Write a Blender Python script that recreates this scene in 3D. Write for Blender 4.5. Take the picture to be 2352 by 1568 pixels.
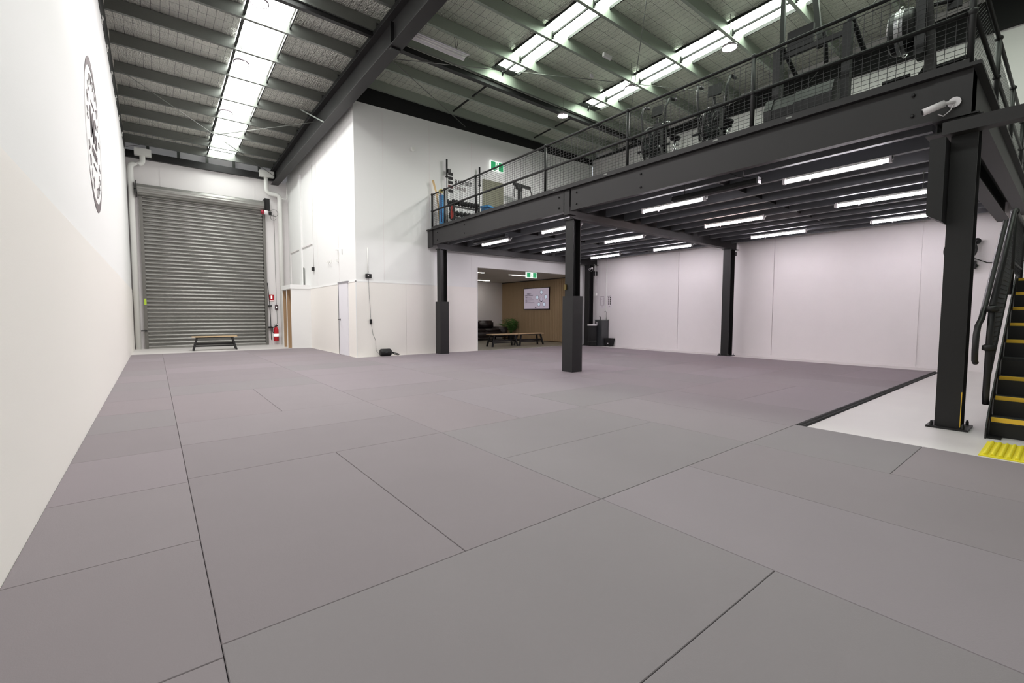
import bpy, math, random
from mathutils import Vector, Matrix, noise
random.seed(7)
C = bpy.context.scene.collection
for o in list(bpy.data.objects): bpy.data.objects.remove(o)
PI = math.pi

# ---------------------------------------------------------------- camera, world, exposure
cam_d = bpy.data.cameras.new('camera'); cam = bpy.data.objects.new('camera', cam_d); C.objects.link(cam)
bpy.context.scene.camera = cam
cam_d.sensor_width = 36; cam_d.lens = 15.7806; cam_d.clip_start = 0.05; cam_d.clip_end = 200
_yaw, _pit, _rol = math.radians(38.49864), math.radians(3.41048), math.radians(0.156785)
_f = Vector((math.sin(_yaw)*math.cos(_pit), math.cos(_yaw)*math.cos(_pit), -math.sin(_pit)))
_r = Vector((math.cos(_yaw), -math.sin(_yaw), 0)); _u = _r.cross(_f)
_r2 = _r*math.cos(_rol)+_u*math.sin(_rol); _u2 = _r2.cross(_f)
cam.matrix_world = Matrix(((_r2.x,_u2.x,-_f.x,0),(_r2.y,_u2.y,-_f.y,0),(_r2.z,_u2.z,-_f.z,1.13),(0,0,0,1)))
sc = bpy.context.scene
sc.view_settings.view_transform = 'Standard'; sc.view_settings.look = 'None'
sc.view_settings.gamma = 1; sc.view_settings.use_curve_mapping = False
sc.view_settings.exposure = 1.22
w = bpy.data.worlds.new('world'); sc.world = w; w.use_nodes = True
w.node_tree.nodes['Background'].inputs[0].default_value = (.85,.92,1,1)
w.node_tree.nodes['Background'].inputs[1].default_value = 1.0
SKY_E = 5.8      # daylight through the roof sheets
TUBE_E = 38.0     # tube lights under the mezzanine
BAY_E = 165.0      # round high bay lamps
LOBBY_E = 10     # slim ceiling lights of the lobby

# ---------------------------------------------------------------- materials
def lin(c):
    return tuple(((x/255)/12.92 if x/255 <= .04045 else ((x/255+.055)/1.055)**2.4) for x in c)+(1,)
_m = {}
def mat(name, rgb, rough=.6, metal=0, bump=0, bscale=40, var=0, vscale=3, emit=0, spec=.5, stretch=None):
    if name in _m: return _m[name]
    m = bpy.data.materials.new(name); m.use_nodes = True; nt = m.node_tree; b = nt.nodes['Principled BSDF']
    b.inputs['Base Color'].default_value = lin(rgb); b.inputs['Roughness'].default_value = rough
    b.inputs['Metallic'].default_value = metal; b.inputs['Specular IOR Level'].default_value = spec
    if emit:
        b.inputs['Emission Color'].default_value = lin(rgb); b.inputs['Emission Strength'].default_value = emit
    if bump or var:
        tc = nt.nodes.new('ShaderNodeTexCoord'); mp = nt.nodes.new('ShaderNodeMapping')
        nt.links.new(tc.outputs['Object'], mp.inputs[0])
        if stretch: mp.inputs['Scale'].default_value = stretch
    if bump:
        n = nt.nodes.new('ShaderNodeTexNoise'); n.inputs['Scale'].default_value = bscale; n.inputs['Detail'].default_value = 4
        bp = nt.nodes.new('ShaderNodeBump'); bp.inputs['Strength'].default_value = bump; bp.inputs['Distance'].default_value = .02
        nt.links.new(mp.outputs[0], n.inputs['Vector']); nt.links.new(n.outputs[0], bp.inputs['Height']); nt.links.new(bp.outputs[0], b.inputs['Normal'])
    if var:
        n2 = nt.nodes.new('ShaderNodeTexNoise'); n2.inputs['Scale'].default_value = vscale; n2.inputs['Detail'].default_value = 5
        mx = nt.nodes.new('ShaderNodeMix'); mx.data_type = 'RGBA'
        c = lin(rgb); mx.inputs[6].default_value = tuple(max(0, x*(1-var)) for x in c[:3])+(1,); mx.inputs[7].default_value = tuple(min(1, x*(1+var)) for x in c[:3])+(1,)
        nt.links.new(mp.outputs[0], n2.inputs['Vector']); nt.links.new(n2.outputs[0], mx.inputs[0]); nt.links.new(mx.outputs[2], b.inputs['Base Color'])
    _m[name] = m; return m
def emis(name, rgb, e):
    if name in _m: return _m[name]
    m = bpy.data.materials.new(name); m.use_nodes = True; nt = m.node_tree; nt.nodes.clear()
    o = nt.nodes.new('ShaderNodeOutputMaterial'); x = nt.nodes.new('ShaderNodeEmission')
    x.inputs[0].default_value = lin(rgb); x.inputs[1].default_value = e; nt.links.new(x.outputs[0], o.inputs[0])
    _m[name] = m; return m

WHITE = mat('white_paint', (238,238,237), .75, bump=.05, bscale=60)
WHITE2 = mat('white_precast_paint', (234,230,230), .7, bump=.05, bscale=60, var=.02)
BEIGE = mat('beige_wall_pad', (243,239,234), .6, bump=.04, bscale=80)
BLACK = mat('black_steel_paint', (20,19,20), .5, bump=.03, bscale=120)
BLACKB = mat('charcoal_beam_paint', (36,34,35), .55, bump=.04, bscale=90)
DARK = mat('dark_plastic', (15,15,16), .5)
RUBBER = mat('black_rubber', (16,16,17), .8)
JOIST = mat('dark_grey_joist_paint', (92,94,98), .6, metal=0)
GALV = mat('galvanised_steel', (126,128,124), .42, metal=.7, bump=.1, bscale=200, var=.10, vscale=60)
SHUT = mat('shutter_steel', (152,151,147), .4, metal=.55, bump=.05, bscale=60, var=.08, vscale=5)
PIPE = mat('white_pipe', (236,236,232), .35)
CONC = mat('pale_concrete', (216,212,210), .45, bump=.03, bscale=30, var=.05, vscale=2)
LOBF = mat('lobby_floor', (134,130,116), .4, bump=.02, bscale=50, var=.05, vscale=3)
CHROME = mat('bright_steel', (190,190,190), .25, metal=1)
SILVER = mat('silver_band', (170,170,172), .35, metal=.8)
WOOD = mat('bench_wood', (206,178,140), .5, var=.15, vscale=3, stretch=(1,14,14))
PLY = mat('plywood', (176,146,112), .6, var=.08, vscale=6, stretch=(6,6,1))
SLAT = mat('timber_slats', (168,144,112), .6, var=.12, vscale=5, stretch=(12,12,.8))
BLUE = mat('blue_foam', (64,140,196), .6)
RED = mat('red_paint', (190,22,38), .35)
REDD = mat('red_vinyl', (196,60,48), .5)
YEL = mat('yellow_nosing', (242,196,60), .6, bump=.3, bscale=300)
TACT = mat('yellow_tactile', (240,226,44), .55)
GREEN = mat('exit_green', (24,150,92), .5, emit=.25)
SIGNW = mat('sign_white', (240,245,240), .5, emit=.3)
SOFA = mat('dark_leather', (44,36,36), .45, bump=.1, bscale=15)
LEAF = mat('palm_leaf', (70,112,48), .5)
BOARD = mat('olive_grey_panel', (128,128,108), .45)
PURPLE = mat('purple_band', (78,44,92), .6)
YBAND = mat('yellow_band', (200,186,104), .6)
CANE = mat('pale_cane', (226,196,150), .55)
INK = mat('wall_ink', (116,107,109), .7)
INKB = mat('black_print', (30,28,30), .7)
INKR = mat('dark_red_print', (104,24,34), .7)
INKG = mat('grey_print', (120,104,106), .7)
GREYP = mat('cooler_grey', (62,64,66), .4)
GRID = mat('door_gap', (60,58,58), .8)
CAMW = mat('camera_white', (226,222,224), .3)
TUBE = emis('tube_glow', (255,246,254), TUBE_E)
TUBEW = emis('warm_tube_glow', (255,226,222), TUBE_E*.8)
BAYL = emis('bay_lamp_glow', (255,246,248), BAY_E)
LOBL = emis('lobby_lamp_glow', (255,248,240), LOBBY_E)

def foil(met, c0, c1):
    m = bpy.data.materials.new('foil_insulation'); m.use_nodes = True; nt = m.node_tree; b = nt.nodes['Principled BSDF']
    L = nt.links.new; N = nt.nodes.new
    tc = N('ShaderNodeTexCoord')
    b.inputs['Metallic'].default_value = met; b.inputs['Roughness'].default_value = .36
    n1 = N('ShaderNodeTexNoise'); n1.inputs['Scale'].default_value = 9; n1.inputs['Detail'].default_value = 5
    mp = N('ShaderNodeMapping'); mp.inputs['Scale'].default_value = (4, 1.2, 1); L(tc.outputs['Object'], mp.inputs[0]); L(mp.outputs[0], n1.inputs['Vector'])
    v = N('ShaderNodeTexVoronoi'); v.inputs['Scale'].default_value = 34; L(tc.outputs['Object'], v.inputs['Vector'])
    ad = N('ShaderNodeMath'); ad.operation = 'MULTIPLY_ADD'; L(v.outputs[0], ad.inputs[0]); ad.inputs[1].default_value = .35; L(n1.outputs[0], ad.inputs[2])
    bp = N('ShaderNodeBump'); bp.inputs['Strength'].default_value = 1.0; bp.inputs['Distance'].default_value = .09
    L(ad.outputs[0], bp.inputs['Height']); L(bp.outputs[0], b.inputs['Normal'])
    # safety mesh wires lying against the foil
    sep = N('ShaderNodeSeparateXYZ'); L(tc.outputs['Object'], sep.inputs[0])
    outs = []
    for ax, pitch, wdt in ((0, .15, .035), (1, .30, .02)):
        d = N('ShaderNodeMath'); d.operation = 'DIVIDE'; L(sep.outputs[ax], d.inputs[0]); d.inputs[1].default_value = pitch
        fr = N('ShaderNodeMath'); fr.operation = 'FRACT'; L(d.outputs[0], fr.inputs[0])
        lt = N('ShaderNodeMath'); lt.operation = 'LESS_THAN'; L(fr.outputs[0], lt.inputs[0]); lt.inputs[1].default_value = wdt
        outs.append(lt)
    mxm = N('ShaderNodeMath'); mxm.operation = 'MAXIMUM'; L(outs[0].outputs[0], mxm.inputs[0]); L(outs[1].outputs[0], mxm.inputs[1])
    n2 = N('ShaderNodeTexNoise'); n2.inputs['Scale'].default_value = 1.2; L(tc.outputs['Object'], n2.inputs['Vector'])
    base = N('ShaderNodeMix'); base.data_type = 'RGBA'; base.inputs[6].default_value = lin(c0); base.inputs[7].default_value = lin(c1); L(n2.outputs[0], base.inputs[0])
    fin = N('ShaderNodeMix'); fin.data_type = 'RGBA'; L(mxm.outputs[0], fin.inputs[0]); L(base.outputs[2], fin.inputs[6]); fin.inputs[7].default_value = lin((70,70,68))
    L(fin.outputs[2], b.inputs['Base Color'])
    return m
FOIL = foil(.72, (218,216,210), (242,240,232)); FOIL_LIT = foil(.6, (222,226,212), (246,248,236))  # second foil: the right bay's stronger skylight put into its colour
def skymat(tint):
    m = bpy.data.materials.new('daylit_roof_sheet'); m.use_nodes = True; nt = m.node_tree; nt.nodes.clear(); L = nt.links.new; N = nt.nodes.new
    o = N('ShaderNodeOutputMaterial'); e = N('ShaderNodeEmission'); tc = N('ShaderNodeTexCoord'); s = N('ShaderNodeSeparateXYZ')
    L(tc.outputs['Object'], s.inputs[0])
    d = N('ShaderNodeMath'); d.operation = 'DIVIDE'; d.inputs[1].default_value = .19; L(s.outputs[0], d.inputs[0])
    f = N('ShaderNodeMath'); f.operation = 'FRACT'; L(d.outputs[0], f.inputs[0])
    l = N('ShaderNodeMath'); l.operation = 'LESS_THAN'; l.inputs[1].default_value = .09; L(f.outputs[0], l.inputs[0])
    mx = N('ShaderNodeMix'); mx.data_type = 'RGBA'; mx.inputs[6].default_value = lin(tint); mx.inputs[7].default_value = tuple(x*.8 for x in lin((225,236,246))[:3])+(1,)
    L(l.outputs[0], mx.inputs[0]); L(mx.outputs[2], e.inputs[0]); e.inputs[1].default_value = SKY_E; L(e.outputs[0], o.inputs[0])
    return m
SKYM = skymat((250,255,248)); SKYG = skymat((240,255,236))
MATS = []
for i, c in enumerate([(138,129,133),(136,128,132),(140,131,136),(134,128,131),(138,130,134),(134,126,130),(140,132,137)]):
    MATS.append(mat('floor_mat_%d' % i, c, .7, bump=.06, bscale=220, var=.035, vscale=2.2, spec=.2))
MATR = mat('floor_mat_base', (60,57,60), .8)

# ---------------------------------------------------------------- mesh helpers
class MB:
    def __init__(s): s.v = []; s.f = []; s.sm = []
    def add(s, vs, fs, smooth=False):
        n = len(s.v); s.v += [tuple(x) for x in vs]; s.f += [tuple(i+n for i in f) for f in fs]; s.sm += [smooth]*len(fs); return s
    def box(s, x0, x1, y0, y1, z0, z1):
        return s.add([(x0,y0,z0),(x1,y0,z0),(x1,y1,z0),(x0,y1,z0),(x0,y0,z1),(x1,y0,z1),(x1,y1,z1),(x0,y1,z1)],
                     [(0,3,2,1),(4,5,6,7),(0,1,5,4),(1,2,6,5),(2,3,7,6),(3,0,4,7)])
    def bar(s, a, b, w_, h_, up=(0,0,1)):
        a = Vector(a); b = Vector(b); d = (b-a).normalized(); u = Vector(up)
        if abs(d.dot(u)) > .98: u = Vector((0,1,0))
        r = d.cross(u).normalized(); u = r.cross(d)
        vs = [p+r*sx*w_/2+u*sz*h_/2 for p in (a,b) for sx, sz in ((-1,-1),(1,-1),(1,1),(-1,1))]
        return s.add(vs, [(0,1,2,3),(7,6,5,4),(0,4,5,1),(1,5,6,2),(2,6,7,3),(3,7,4,0)])
    def tube(s, pts, r, n=8, cap=True):
        pts = [Vector(p) for p in pts]; rs = r if isinstance(r, (list, tuple)) else [r]*len(pts)
        rings = []; prev = None
        for i, p in enumerate(pts):
            if i == 0: d = pts[1]-p
            elif i == len(pts)-1: d = p-pts[i-1]
            else: d = (pts[i+1]-p).normalized()+(p-pts[i-1]).normalized()
            d.normalize()
            if prev is None:
                u = Vector((0,0,1)) if abs(d.z) < .9 else Vector((1,0,0)); u = (u-d*u.dot(d)).normalized()
            else: u = (prev-d*prev.dot(d)).normalized()
            prev = u; q = d.cross(u)
            rings.append([p+(u*math.cos(2*PI*k/n)+q*math.sin(2*PI*k/n))*rs[i] for k in range(n)])
        vs = [v for R_ in rings for v in R_]; fs = []
        for i in range(len(pts)-1):
            for k in range(n):
                fs.append((i*n+k, i*n+(k+1)%n, (i+1)*n+(k+1)%n, (i+1)*n+k))
        s.add(vs, fs, True)
        if cap:
            m = len(s.v)-len(vs); s.f += [tuple(m+k for k in range(n-1,-1,-1)), tuple(m+(len(pts)-1)*n+k for k in range(n))]; s.sm += [False, False]
        return s
    def lathe(s, prof, c=(0,0,0), axis='z', n=20):
        vs = []
        for (r, h) in prof:
            for k in range(n):
                a = 2*PI*k/n; x, y = r*math.cos(a), r*math.sin(a)
                p = (x,y,h) if axis == 'z' else ((h,x,y) if axis == 'x' else (x,h,y))
                vs.append((p[0]+c[0], p[1]+c[1], p[2]+c[2]))
        fs = [(i*n+k, i*n+(k+1)%n, (i+1)*n+(k+1)%n, (i+1)*n+k) for i in range(len(prof)-1) for k in range(n)]
        return s.add(vs, fs, True)
    def ball(s, c, r, n=12, m=7, sc_=(1,1,1)):
        vs = []; 
        for i in range(m+1):
            t = PI*i/m
            for k in range(n):
                a = 2*PI*k/n; vs.append((c[0]+r*sc_[0]*math.sin(t)*math.cos(a), c[1]+r*sc_[1]*math.sin(t)*math.sin(a), c[2]+r*sc_[2]*math.cos(t)))
        return s.add(vs, [(i*n+k,(i+1)*n+k,(i+1)*n+(k+1)%n,i*n+(k+1)%n) for i in range(m) for k in range(n)], True)
    def prism(s, poly, axis, a, b):
        def P(u, v, t): return (t,u,v) if axis == 'x' else ((u,t,v) if axis == 'y' else (u,v,t))
        n = len(poly); vs = [P(u,v,a) for u, v in poly]+[P(u,v,b) for u, v in poly]
        fs = [tuple(range(n-1,-1,-1)), tuple(range(n,2*n))]+[(i,(i+1)%n,n+(i+1)%n,n+i) for i in range(n)]
        return s.add(vs, fs)
    def torus(s, c, R_, r, axis='x', n=24, m=6):
        vs = []
        for i in range(n):
            a = 2*PI*i/n
            for k in range(m):
                t = 2*PI*k/m; q = R_+r*math.cos(t); x, y, z = q*math.cos(a), q*math.sin(a), r*math.sin(t)
                p = (z,x,y) if axis == 'x' else ((x,z,y) if axis == 'y' else (x,y,z))
                vs.append((p[0]+c[0],p[1]+c[1],p[2]+c[2]))
        return s.add(vs, [(i*m+k, ((i+1)%n)*m+k, ((i+1)%n)*m+(k+1)%m, i*m+(k+1)%m) for i in range(n) for k in range(m)], True)
    def build(s, name, m, parent=None, local=False):
        me = bpy.data.meshes.new(name); vs = s.v
        if parent is not None and not local:
            org = wloc(parent); vs = [(x-org[0], y-org[1], z-org[2]) for x, y, z in vs]
        me.from_pydata(vs, [], s.f); me.polygons.foreach_set('use_smooth', s.sm); me.materials.append(m)
        import bmesh
        bm = bmesh.new(); bm.from_mesh(me); bmesh.ops.recalc_face_normals(bm, faces=bm.faces); bm.to_mesh(me); bm.free()
        me.update()
        o = bpy.data.objects.new(name, me); C.objects.link(o)
        if parent is not None: o.parent = parent
        return o
def wloc(o):
    v = Vector((0,0,0))
    while o is not None: v = v+o.location; o = o.parent
    return v
def thing(name, label, cat, loc, group=None, rz=0):
    o = bpy.data.objects.new(name, None); C.objects.link(o); o.location = loc; o.rotation_euler = (0,0,rz); o.empty_display_size = .1
    o['label'] = label; o['category'] = cat
    if group: o['group'] = group
    return o
def tag(o, label, cat, group=None):
    o['label'] = label; o['category'] = cat
    if group: o['group'] = group
    return o
def struct(o, label=None, cat=None):
    o['kind'] = 'structure'
    if label: o['label'] = label
    if cat: o['category'] = cat
    return o
def sempty(name, label=None, cat=None, loc=(0,0,0)):
    o = bpy.data.objects.new(name, None); C.objects.link(o); o.location = loc; return struct(o, label, cat)
def kids(o): return [x for x in bpy.data.objects if x.parent is o]
def dup(root, loc, label, rz=None):
    r = root.copy(); C.objects.link(r); r.location = loc; r['label'] = label
    if rz is not None: r.rotation_euler = (0,0,rz)
    for ch in kids(root):
        c = ch.copy(); C.objects.link(c); c.parent = r
        for g in kids(ch):
            d = g.copy(); C.objects.link(d); d.parent = c
    return r
def inst(o, name, off, parent):
    c = bpy.data.objects.new(name, o.data); C.objects.link(c); c.parent = parent; c.location = Vector(o.location)+Vector(off); return c
def text(s_, size, m, M_, name, parent=None, ext=.002, align='CENTER', bold=0, xs=1):
    cu = bpy.data.curves.new('t', 'FONT'); cu.body = s_; cu.size = size; cu.extrude = ext; cu.align_x = align; cu.align_y = 'CENTER'; cu.offset = bold; cu.resolution_u = 3
    o = bpy.data.objects.new('t', cu); C.objects.link(o)
    dg = bpy.context.evaluated_depsgraph_get(); me = bpy.data.meshes.new_from_object(o.evaluated_get(dg)); bpy.data.objects.remove(o)
    me.transform(Matrix.Diagonal((xs,1,1,1))); me.transform(M_)
    me.materials.clear(); me.materials.append(m)
    if parent is not None: me.transform(Matrix.Translation(-wloc(parent)))
    q = bpy.data.objects.new(name, me); C.objects.link(q)
    if parent is not None: q.parent = parent
    return q
def frame(o, ex, ey, ez):   # matrix with given axes and origin
    ex, ey, ez, o = Vector(ex), Vector(ey), Vector(ez), Vector(o)
    return Matrix(((ex.x,ey.x,ez.x,o.x),(ex.y,ey.y,ez.y,o.y),(ex.z,ey.z,ez.z,o.z),(0,0,0,1)))

# ---------------------------------------------------------------- shell
XL, XR, YB, YF, YR = -.55, 13.35, 19.2, 11.85, -5.6
XP = 4.18
FZ = -.03
def zp(y): return 7.10-.04*(y-9.5)-(.035*(y-14.5) if y > 14.5 else 0)          # purlin underside
def wl(y): return 6.27-.016*(y-12)          # top of left wall
def wr(y): return 7.02-.022*(12-y)          # top of right wall
struct(MB().box(XL-.2, XR+.15, YR-.1, YB+.6, FZ-.15, FZ).build('floor', CONC), 'pale painted concrete floor around the grey mats', 'floor')
struct(MB().box(XP+.12, 13.15, YF+.15, 17.4, FZ, -.012).build('lobby_floor', LOBF), 'olive-grey lobby floor seen through the wide opening', 'floor')
o = MB().prism([(YR,FZ),(YB+.7,FZ),(YB+.7,wl(YB)),(YR,wl(YR))], 'x', XL-.18, XL).build('wall_left', WHITE); struct(o, 'tall white wall with the round emblem', 'wall')
struct(MB().box(XL, XL+.012, YR, YB, FZ, 1.91).build('trim_1', BEIGE), 'beige lower band of the tall white emblem wall', 'wall pad')
struct(MB().box(XL-.18, XP, YB, YB+.18, FZ, 6.14).build('wall_back', WHITE2), 'white end wall around the roller shutter', 'wall')
o = MB(); 
for x0, x1 in ((-.55,-.27),(3.36,3.9)): o.box(x0, x1, YB-.06, YB, FZ, 5.1)
o.box(.3,.315,YB-.008,YB,5.3,6.1); o.box(3.05,3.065,YB-.008,YB,5.3,6.1); o.box(3.85,3.87,YB-.02,YB,0,5.6)
struct(o.build('trim_2', WHITE2), 'white piers beside the roller shutter', 'trim')
# wall above the end beam, with posts
o = MB().box(XL-.18, 4.65, YB+.6, YB+.7, 5.6, 7.3)
struct(o.build('wall_back_top', WHITE2), 'pale strip of wall above the black end beam', 'wall')
up = sempty('trim_3', 'black end beam and short posts above the roller shutter', 'beam')
MB().box(XL, 3.85, YB-.12, YB+.1, 6.14, 6.36).build('beam', BLACK, up)
p0 = MB().box(-.02,.06,YB+.35,YB+.45,6.1,6.8).build('short_post', GALV, up)
for k in range(1,5): inst(p0, 'short_post', (.82*k,0,0), up)
# side of the inner block
pw = sempty('wall_inner', 'white inner wall block with a beige lower band', 'wall')
MB().prism([(YF+.15,FZ),(YB,FZ),(YB,zp(YB)-.01),(14.5,zp(14.5)-.01),(YF+.15,zp(YF)-.02)], 'x', XP, XP+.14).build('side_wall', WHITE, pw)
OX0, OX1, OZ = 8.02, 12.52, 2.62
MB().prism([(XP,FZ),(OX0,FZ),(OX0,OZ),(OX1,OZ),(OX1,FZ),(XR,FZ),(XR,6.84),(XP,6.62)], 'y', YF, YF+.15).build('front_wall', WHITE, pw)
MB().prism([(YF-.014,FZ),(12.42,FZ),(12.42,1.985),(YF-.014,1.985)], 'x', XP-.014, XP+.001).build('lower_pad', BEIGE, pw)
MB().box(XP-.014, XP+.001, 13.24, 16.2, FZ, 1.985).build('lower_pad', BEIGE, pw)
for a, b in ((XP-.014, 5.58), (5.585, 6.98), (6.985, OX0)): MB().box(a, b, YF-.014, YF, FZ, 1.985).build('lower_pad', BEIGE, pw)
o = MB().box(XP-.02, OX0, YF-.02, YF, 1.985, 2.015); o.box(XP-.02, XP, YF-.02, 12.42, 1.985, 2.015); o.box(XP-.02, XP, 13.24, 16.2, 1.985, 2.015); o.box(XP-.02, XP, YF-.02, YF+.0, FZ, 1.985)
o.build('pad_capping', WHITE, pw)
o = MB().box(OX0-.02, OX0+.0, YF-.02, YF+.15, FZ, OZ).box(OX1, OX1+.02, YF-.012, YF+.15, FZ, OZ).box(12.66, 12.70, YF-.03, YF, FZ, 2.6)
o.build('opening_edge', WHITE, pw)
MB().prism([(YF+.15,6.3),(YB+.7,5.7),(YB+.7,zp(YB)+.4),(YF+.15,zp(YF)+.4)], 'x', 4.6, 4.65).build('inner_lining', WHITE2, pw)
MB().box(XP+.14,4.6,YF+.15,YB+.7,5.7,5.75).build('inner_lining', WHITE2, pw)
# faint panel joints on the upper inner walls
o = MB()
for x in (4.95, 6.35, 7.8): o.box(x, x+.012, YF-.002, YF, 2.05, 6.55)
for y in (13.2, 15.3): o.box(XP-.006, XP, y, y+.012, 2.05, 6.2)
o.build('joint_strip', WHITE2, pw)
# black beam along the top of the inner front wall
struct(MB().prism([(XP-.12,6.62),(XR+.12,6.84),(XR+.12,7.24),(XP-.12,7.24)], 'y', YF-.0, YF+.07).build('trim_4', RUBBER), 'black beam on top of the inner block front', 'beam')
# right wall of precast panels
rw = sempty('wall_right', 'long white panel wall beyond the mezzanine', 'wall')
MB().prism([(YR,FZ),(YF,FZ),(YF,wr(YF)),(YR,wr(YR))], 'x', XR+.03, XR+.16).build('backing', WHITE2, rw)
js = [YR, -3.4, -.6, 2.25, 5.24, 8.11, YF]
for a, b in zip(js, js[1:]):
    MB().prism([(a+.01,FZ),(b-.01,FZ),(b-.01,wr(b)),(a+.01,wr(a))], 'x', XR, XR+.04).build('wall_panel', WHITE2, rw)
MB().box(XR-.02, XR, 2.21, 2.29, .0, 3.45).build('joint_cover', WHITE2, rw)
MB().tube([(XR-.015,11.08,0),(XR-.015,11.08,3.3)], .016).build('conduit', PIPE, rw)
MB().box(XR-.012, XR, YR, 11.3, FZ, .03).build('skirting_lip', WHITE2, rw)
struct(MB().prism([(YR,wr(YR)),(YF,wr(YF)),(YF,zp(YF)+.02),(YR,zp(YR)-.02)], 'x', XR-.1, XR+.12).build('trim_5', RUBBER), 'black beam along the top of the long white wall', 'beam')
struct(MB().prism([(YR,wl(YR)),(YB,wl(YB)),(YB,zp(YB)),(YR,zp(YR))], 'x', XL-.1, XL+.01).build('trim_6', BLACK), 'black beam along the top of the emblem wall', 'beam')
clips = MB()
for y in (9.9,10.9,11.95,13.1,14.4,15.7,17.0,18.4):
    clips.box(XL, XL+.02, y, y+.06, wl(y)-.06, wl(y)+.05); clips.bar((XL+.02,y-.06,wl(y)+.02),(XL+.02,y+.12,wl(y)+.05), .02, .025)
struct(clips.build('trim_7', PIPE), 'white sealant clips along the black beam of the emblem wall', 'clips')['kind'] = 'structure'
MB().box(XR+.12, XR+.16, YR, YF, 6.3, 8).build('top_lining', WHITE2, rw)
MB().prism([(YR,6),(YB+.7,6),(YB+.7,7.2),(YR,8)], 'x', XL-.18, XL-.14).build('top_lining', WHITE2, bpy.data.objects['wall_left'])
# rear wall behind the camera
struct(MB().box(XL-.2, XR+.2, YR-.2, YR, FZ, 8).build('wall_rear', WHITE), 'white rear wall', 'wall')
# ---------------------------------------------------------------- roof
PY = [19.0, 18.05, 16.9, 15.75, 14.55, 13.2, 11.93, 10.68, 9.52, 8.62, 7.5, 6.31, 5.06, 3.80, 2.55, 1.3, .05, -1.2, -2.45, -3.7, -4.95]
roof = sempty('ceiling', 'foil insulated roof underside with steel purlins', 'roof')
SK = [(1.62, 2.46), (6.86, 7.58), (10.02, 10.78)]
SKY0 = [18.98, 9.33, 9.3]
pm = MB()
def cprof(y, z, h=.25, fl=.07, t=.006):   # web towards -y, flanges pointing away
    return [(y,z),(y+fl,z),(y+fl,z+.018),(y+fl-t,z+.018),(y+fl-t,z+t),(y+t,z+t),(y+t,z+h-t),(y+fl,z+h-t),(y+fl,z+h),(y,z+h)]
purs = MB().prism(cprof(0, 0), 'x', XL, 4.0).build('purlin', GALV); purs.parent = roof; purs.location = (0, PY[0], zp(PY[0]))
GALV_LIT = mat('galvanised_purlin_lit', (158,166,155), .5, metal=.5, bump=.15, bscale=120, var=.12, vscale=50)  # lighter copy of the purlin steel, right bay's brighter light painted in
purr = MB().prism(cprof(0, 0), 'x', 4.01, XR+.02).build('purlin', GALV_LIT); purr.parent = roof; purr.location = (0, 11.70, zp(11.7))
for y in PY[1:]:
    q = bpy.data.objects.new('purlin', purs.data); C.objects.link(q); q.parent = roof; q.location = (0, y, zp(y))
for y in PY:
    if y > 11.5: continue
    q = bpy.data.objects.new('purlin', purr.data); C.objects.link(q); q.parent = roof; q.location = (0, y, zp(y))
# foil blanket panels between purlins and beside the roof sheets
segs = [(XL-.05, SK[0][0], 'a'), (SK[0][1], 3.98, 'b0'), (3.98, SK[1][0], 'b'), (SK[1][1], SK[2][0], 'c'), (SK[2][1], XR+.1, 'd')]
def blanket(x0, x1, y0, y1, sag=.035):
    nx, ny = max(4, int((x1-x0)/.12)), 10; vs = []
    for j in range(ny+1):
        for i in range(nx+1):
            x = x0+(x1-x0)*i/nx; y = y0+(y1-y0)*j/ny; t = j/ny
            ed = min(1, 6*min(t, 1-t), 4*min(i/nx, 1-i/nx)+.3)
            z = zp(y)+.262 - sag*math.sin(PI*t) + .022*ed*noise.noise(Vector((x*2.2, y*3, 3.1))) + .016*ed*noise.noise(Vector((x*7, y*5, 9)))
            vs.append((x,y,z))
    return MB().add(vs, [(j*(nx+1)+i, (j+1)*(nx+1)+i, (j+1)*(nx+1)+i+1, j*(nx+1)+i+1) for j in range(ny) for i in range(nx)], True)
for k in range(len(PY)-1):
    y1, y0 = PY[k], PY[k+1]
    if y0 > 9:       # beyond the start of the two right strips
        ss = [segs[0], segs[1], (3.98, XR+.1, 'e')]
    elif y0 < -1.3: ss = [(XL-.05, 3.98, 'f'), (3.98, XR+.1, 'g')]
    else: ss = segs
    for (a, b, _) in ss:
        if y1 > 12.1 and a > 3:
            if a == 3.98: b = XP+.1
        blanket(a, b, y0, y1).build('insulation_panel', FOIL if a < 2 or (y1 > 12.1) else (FOIL if b < 4.3 else FOIL_LIT), roof)
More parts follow.
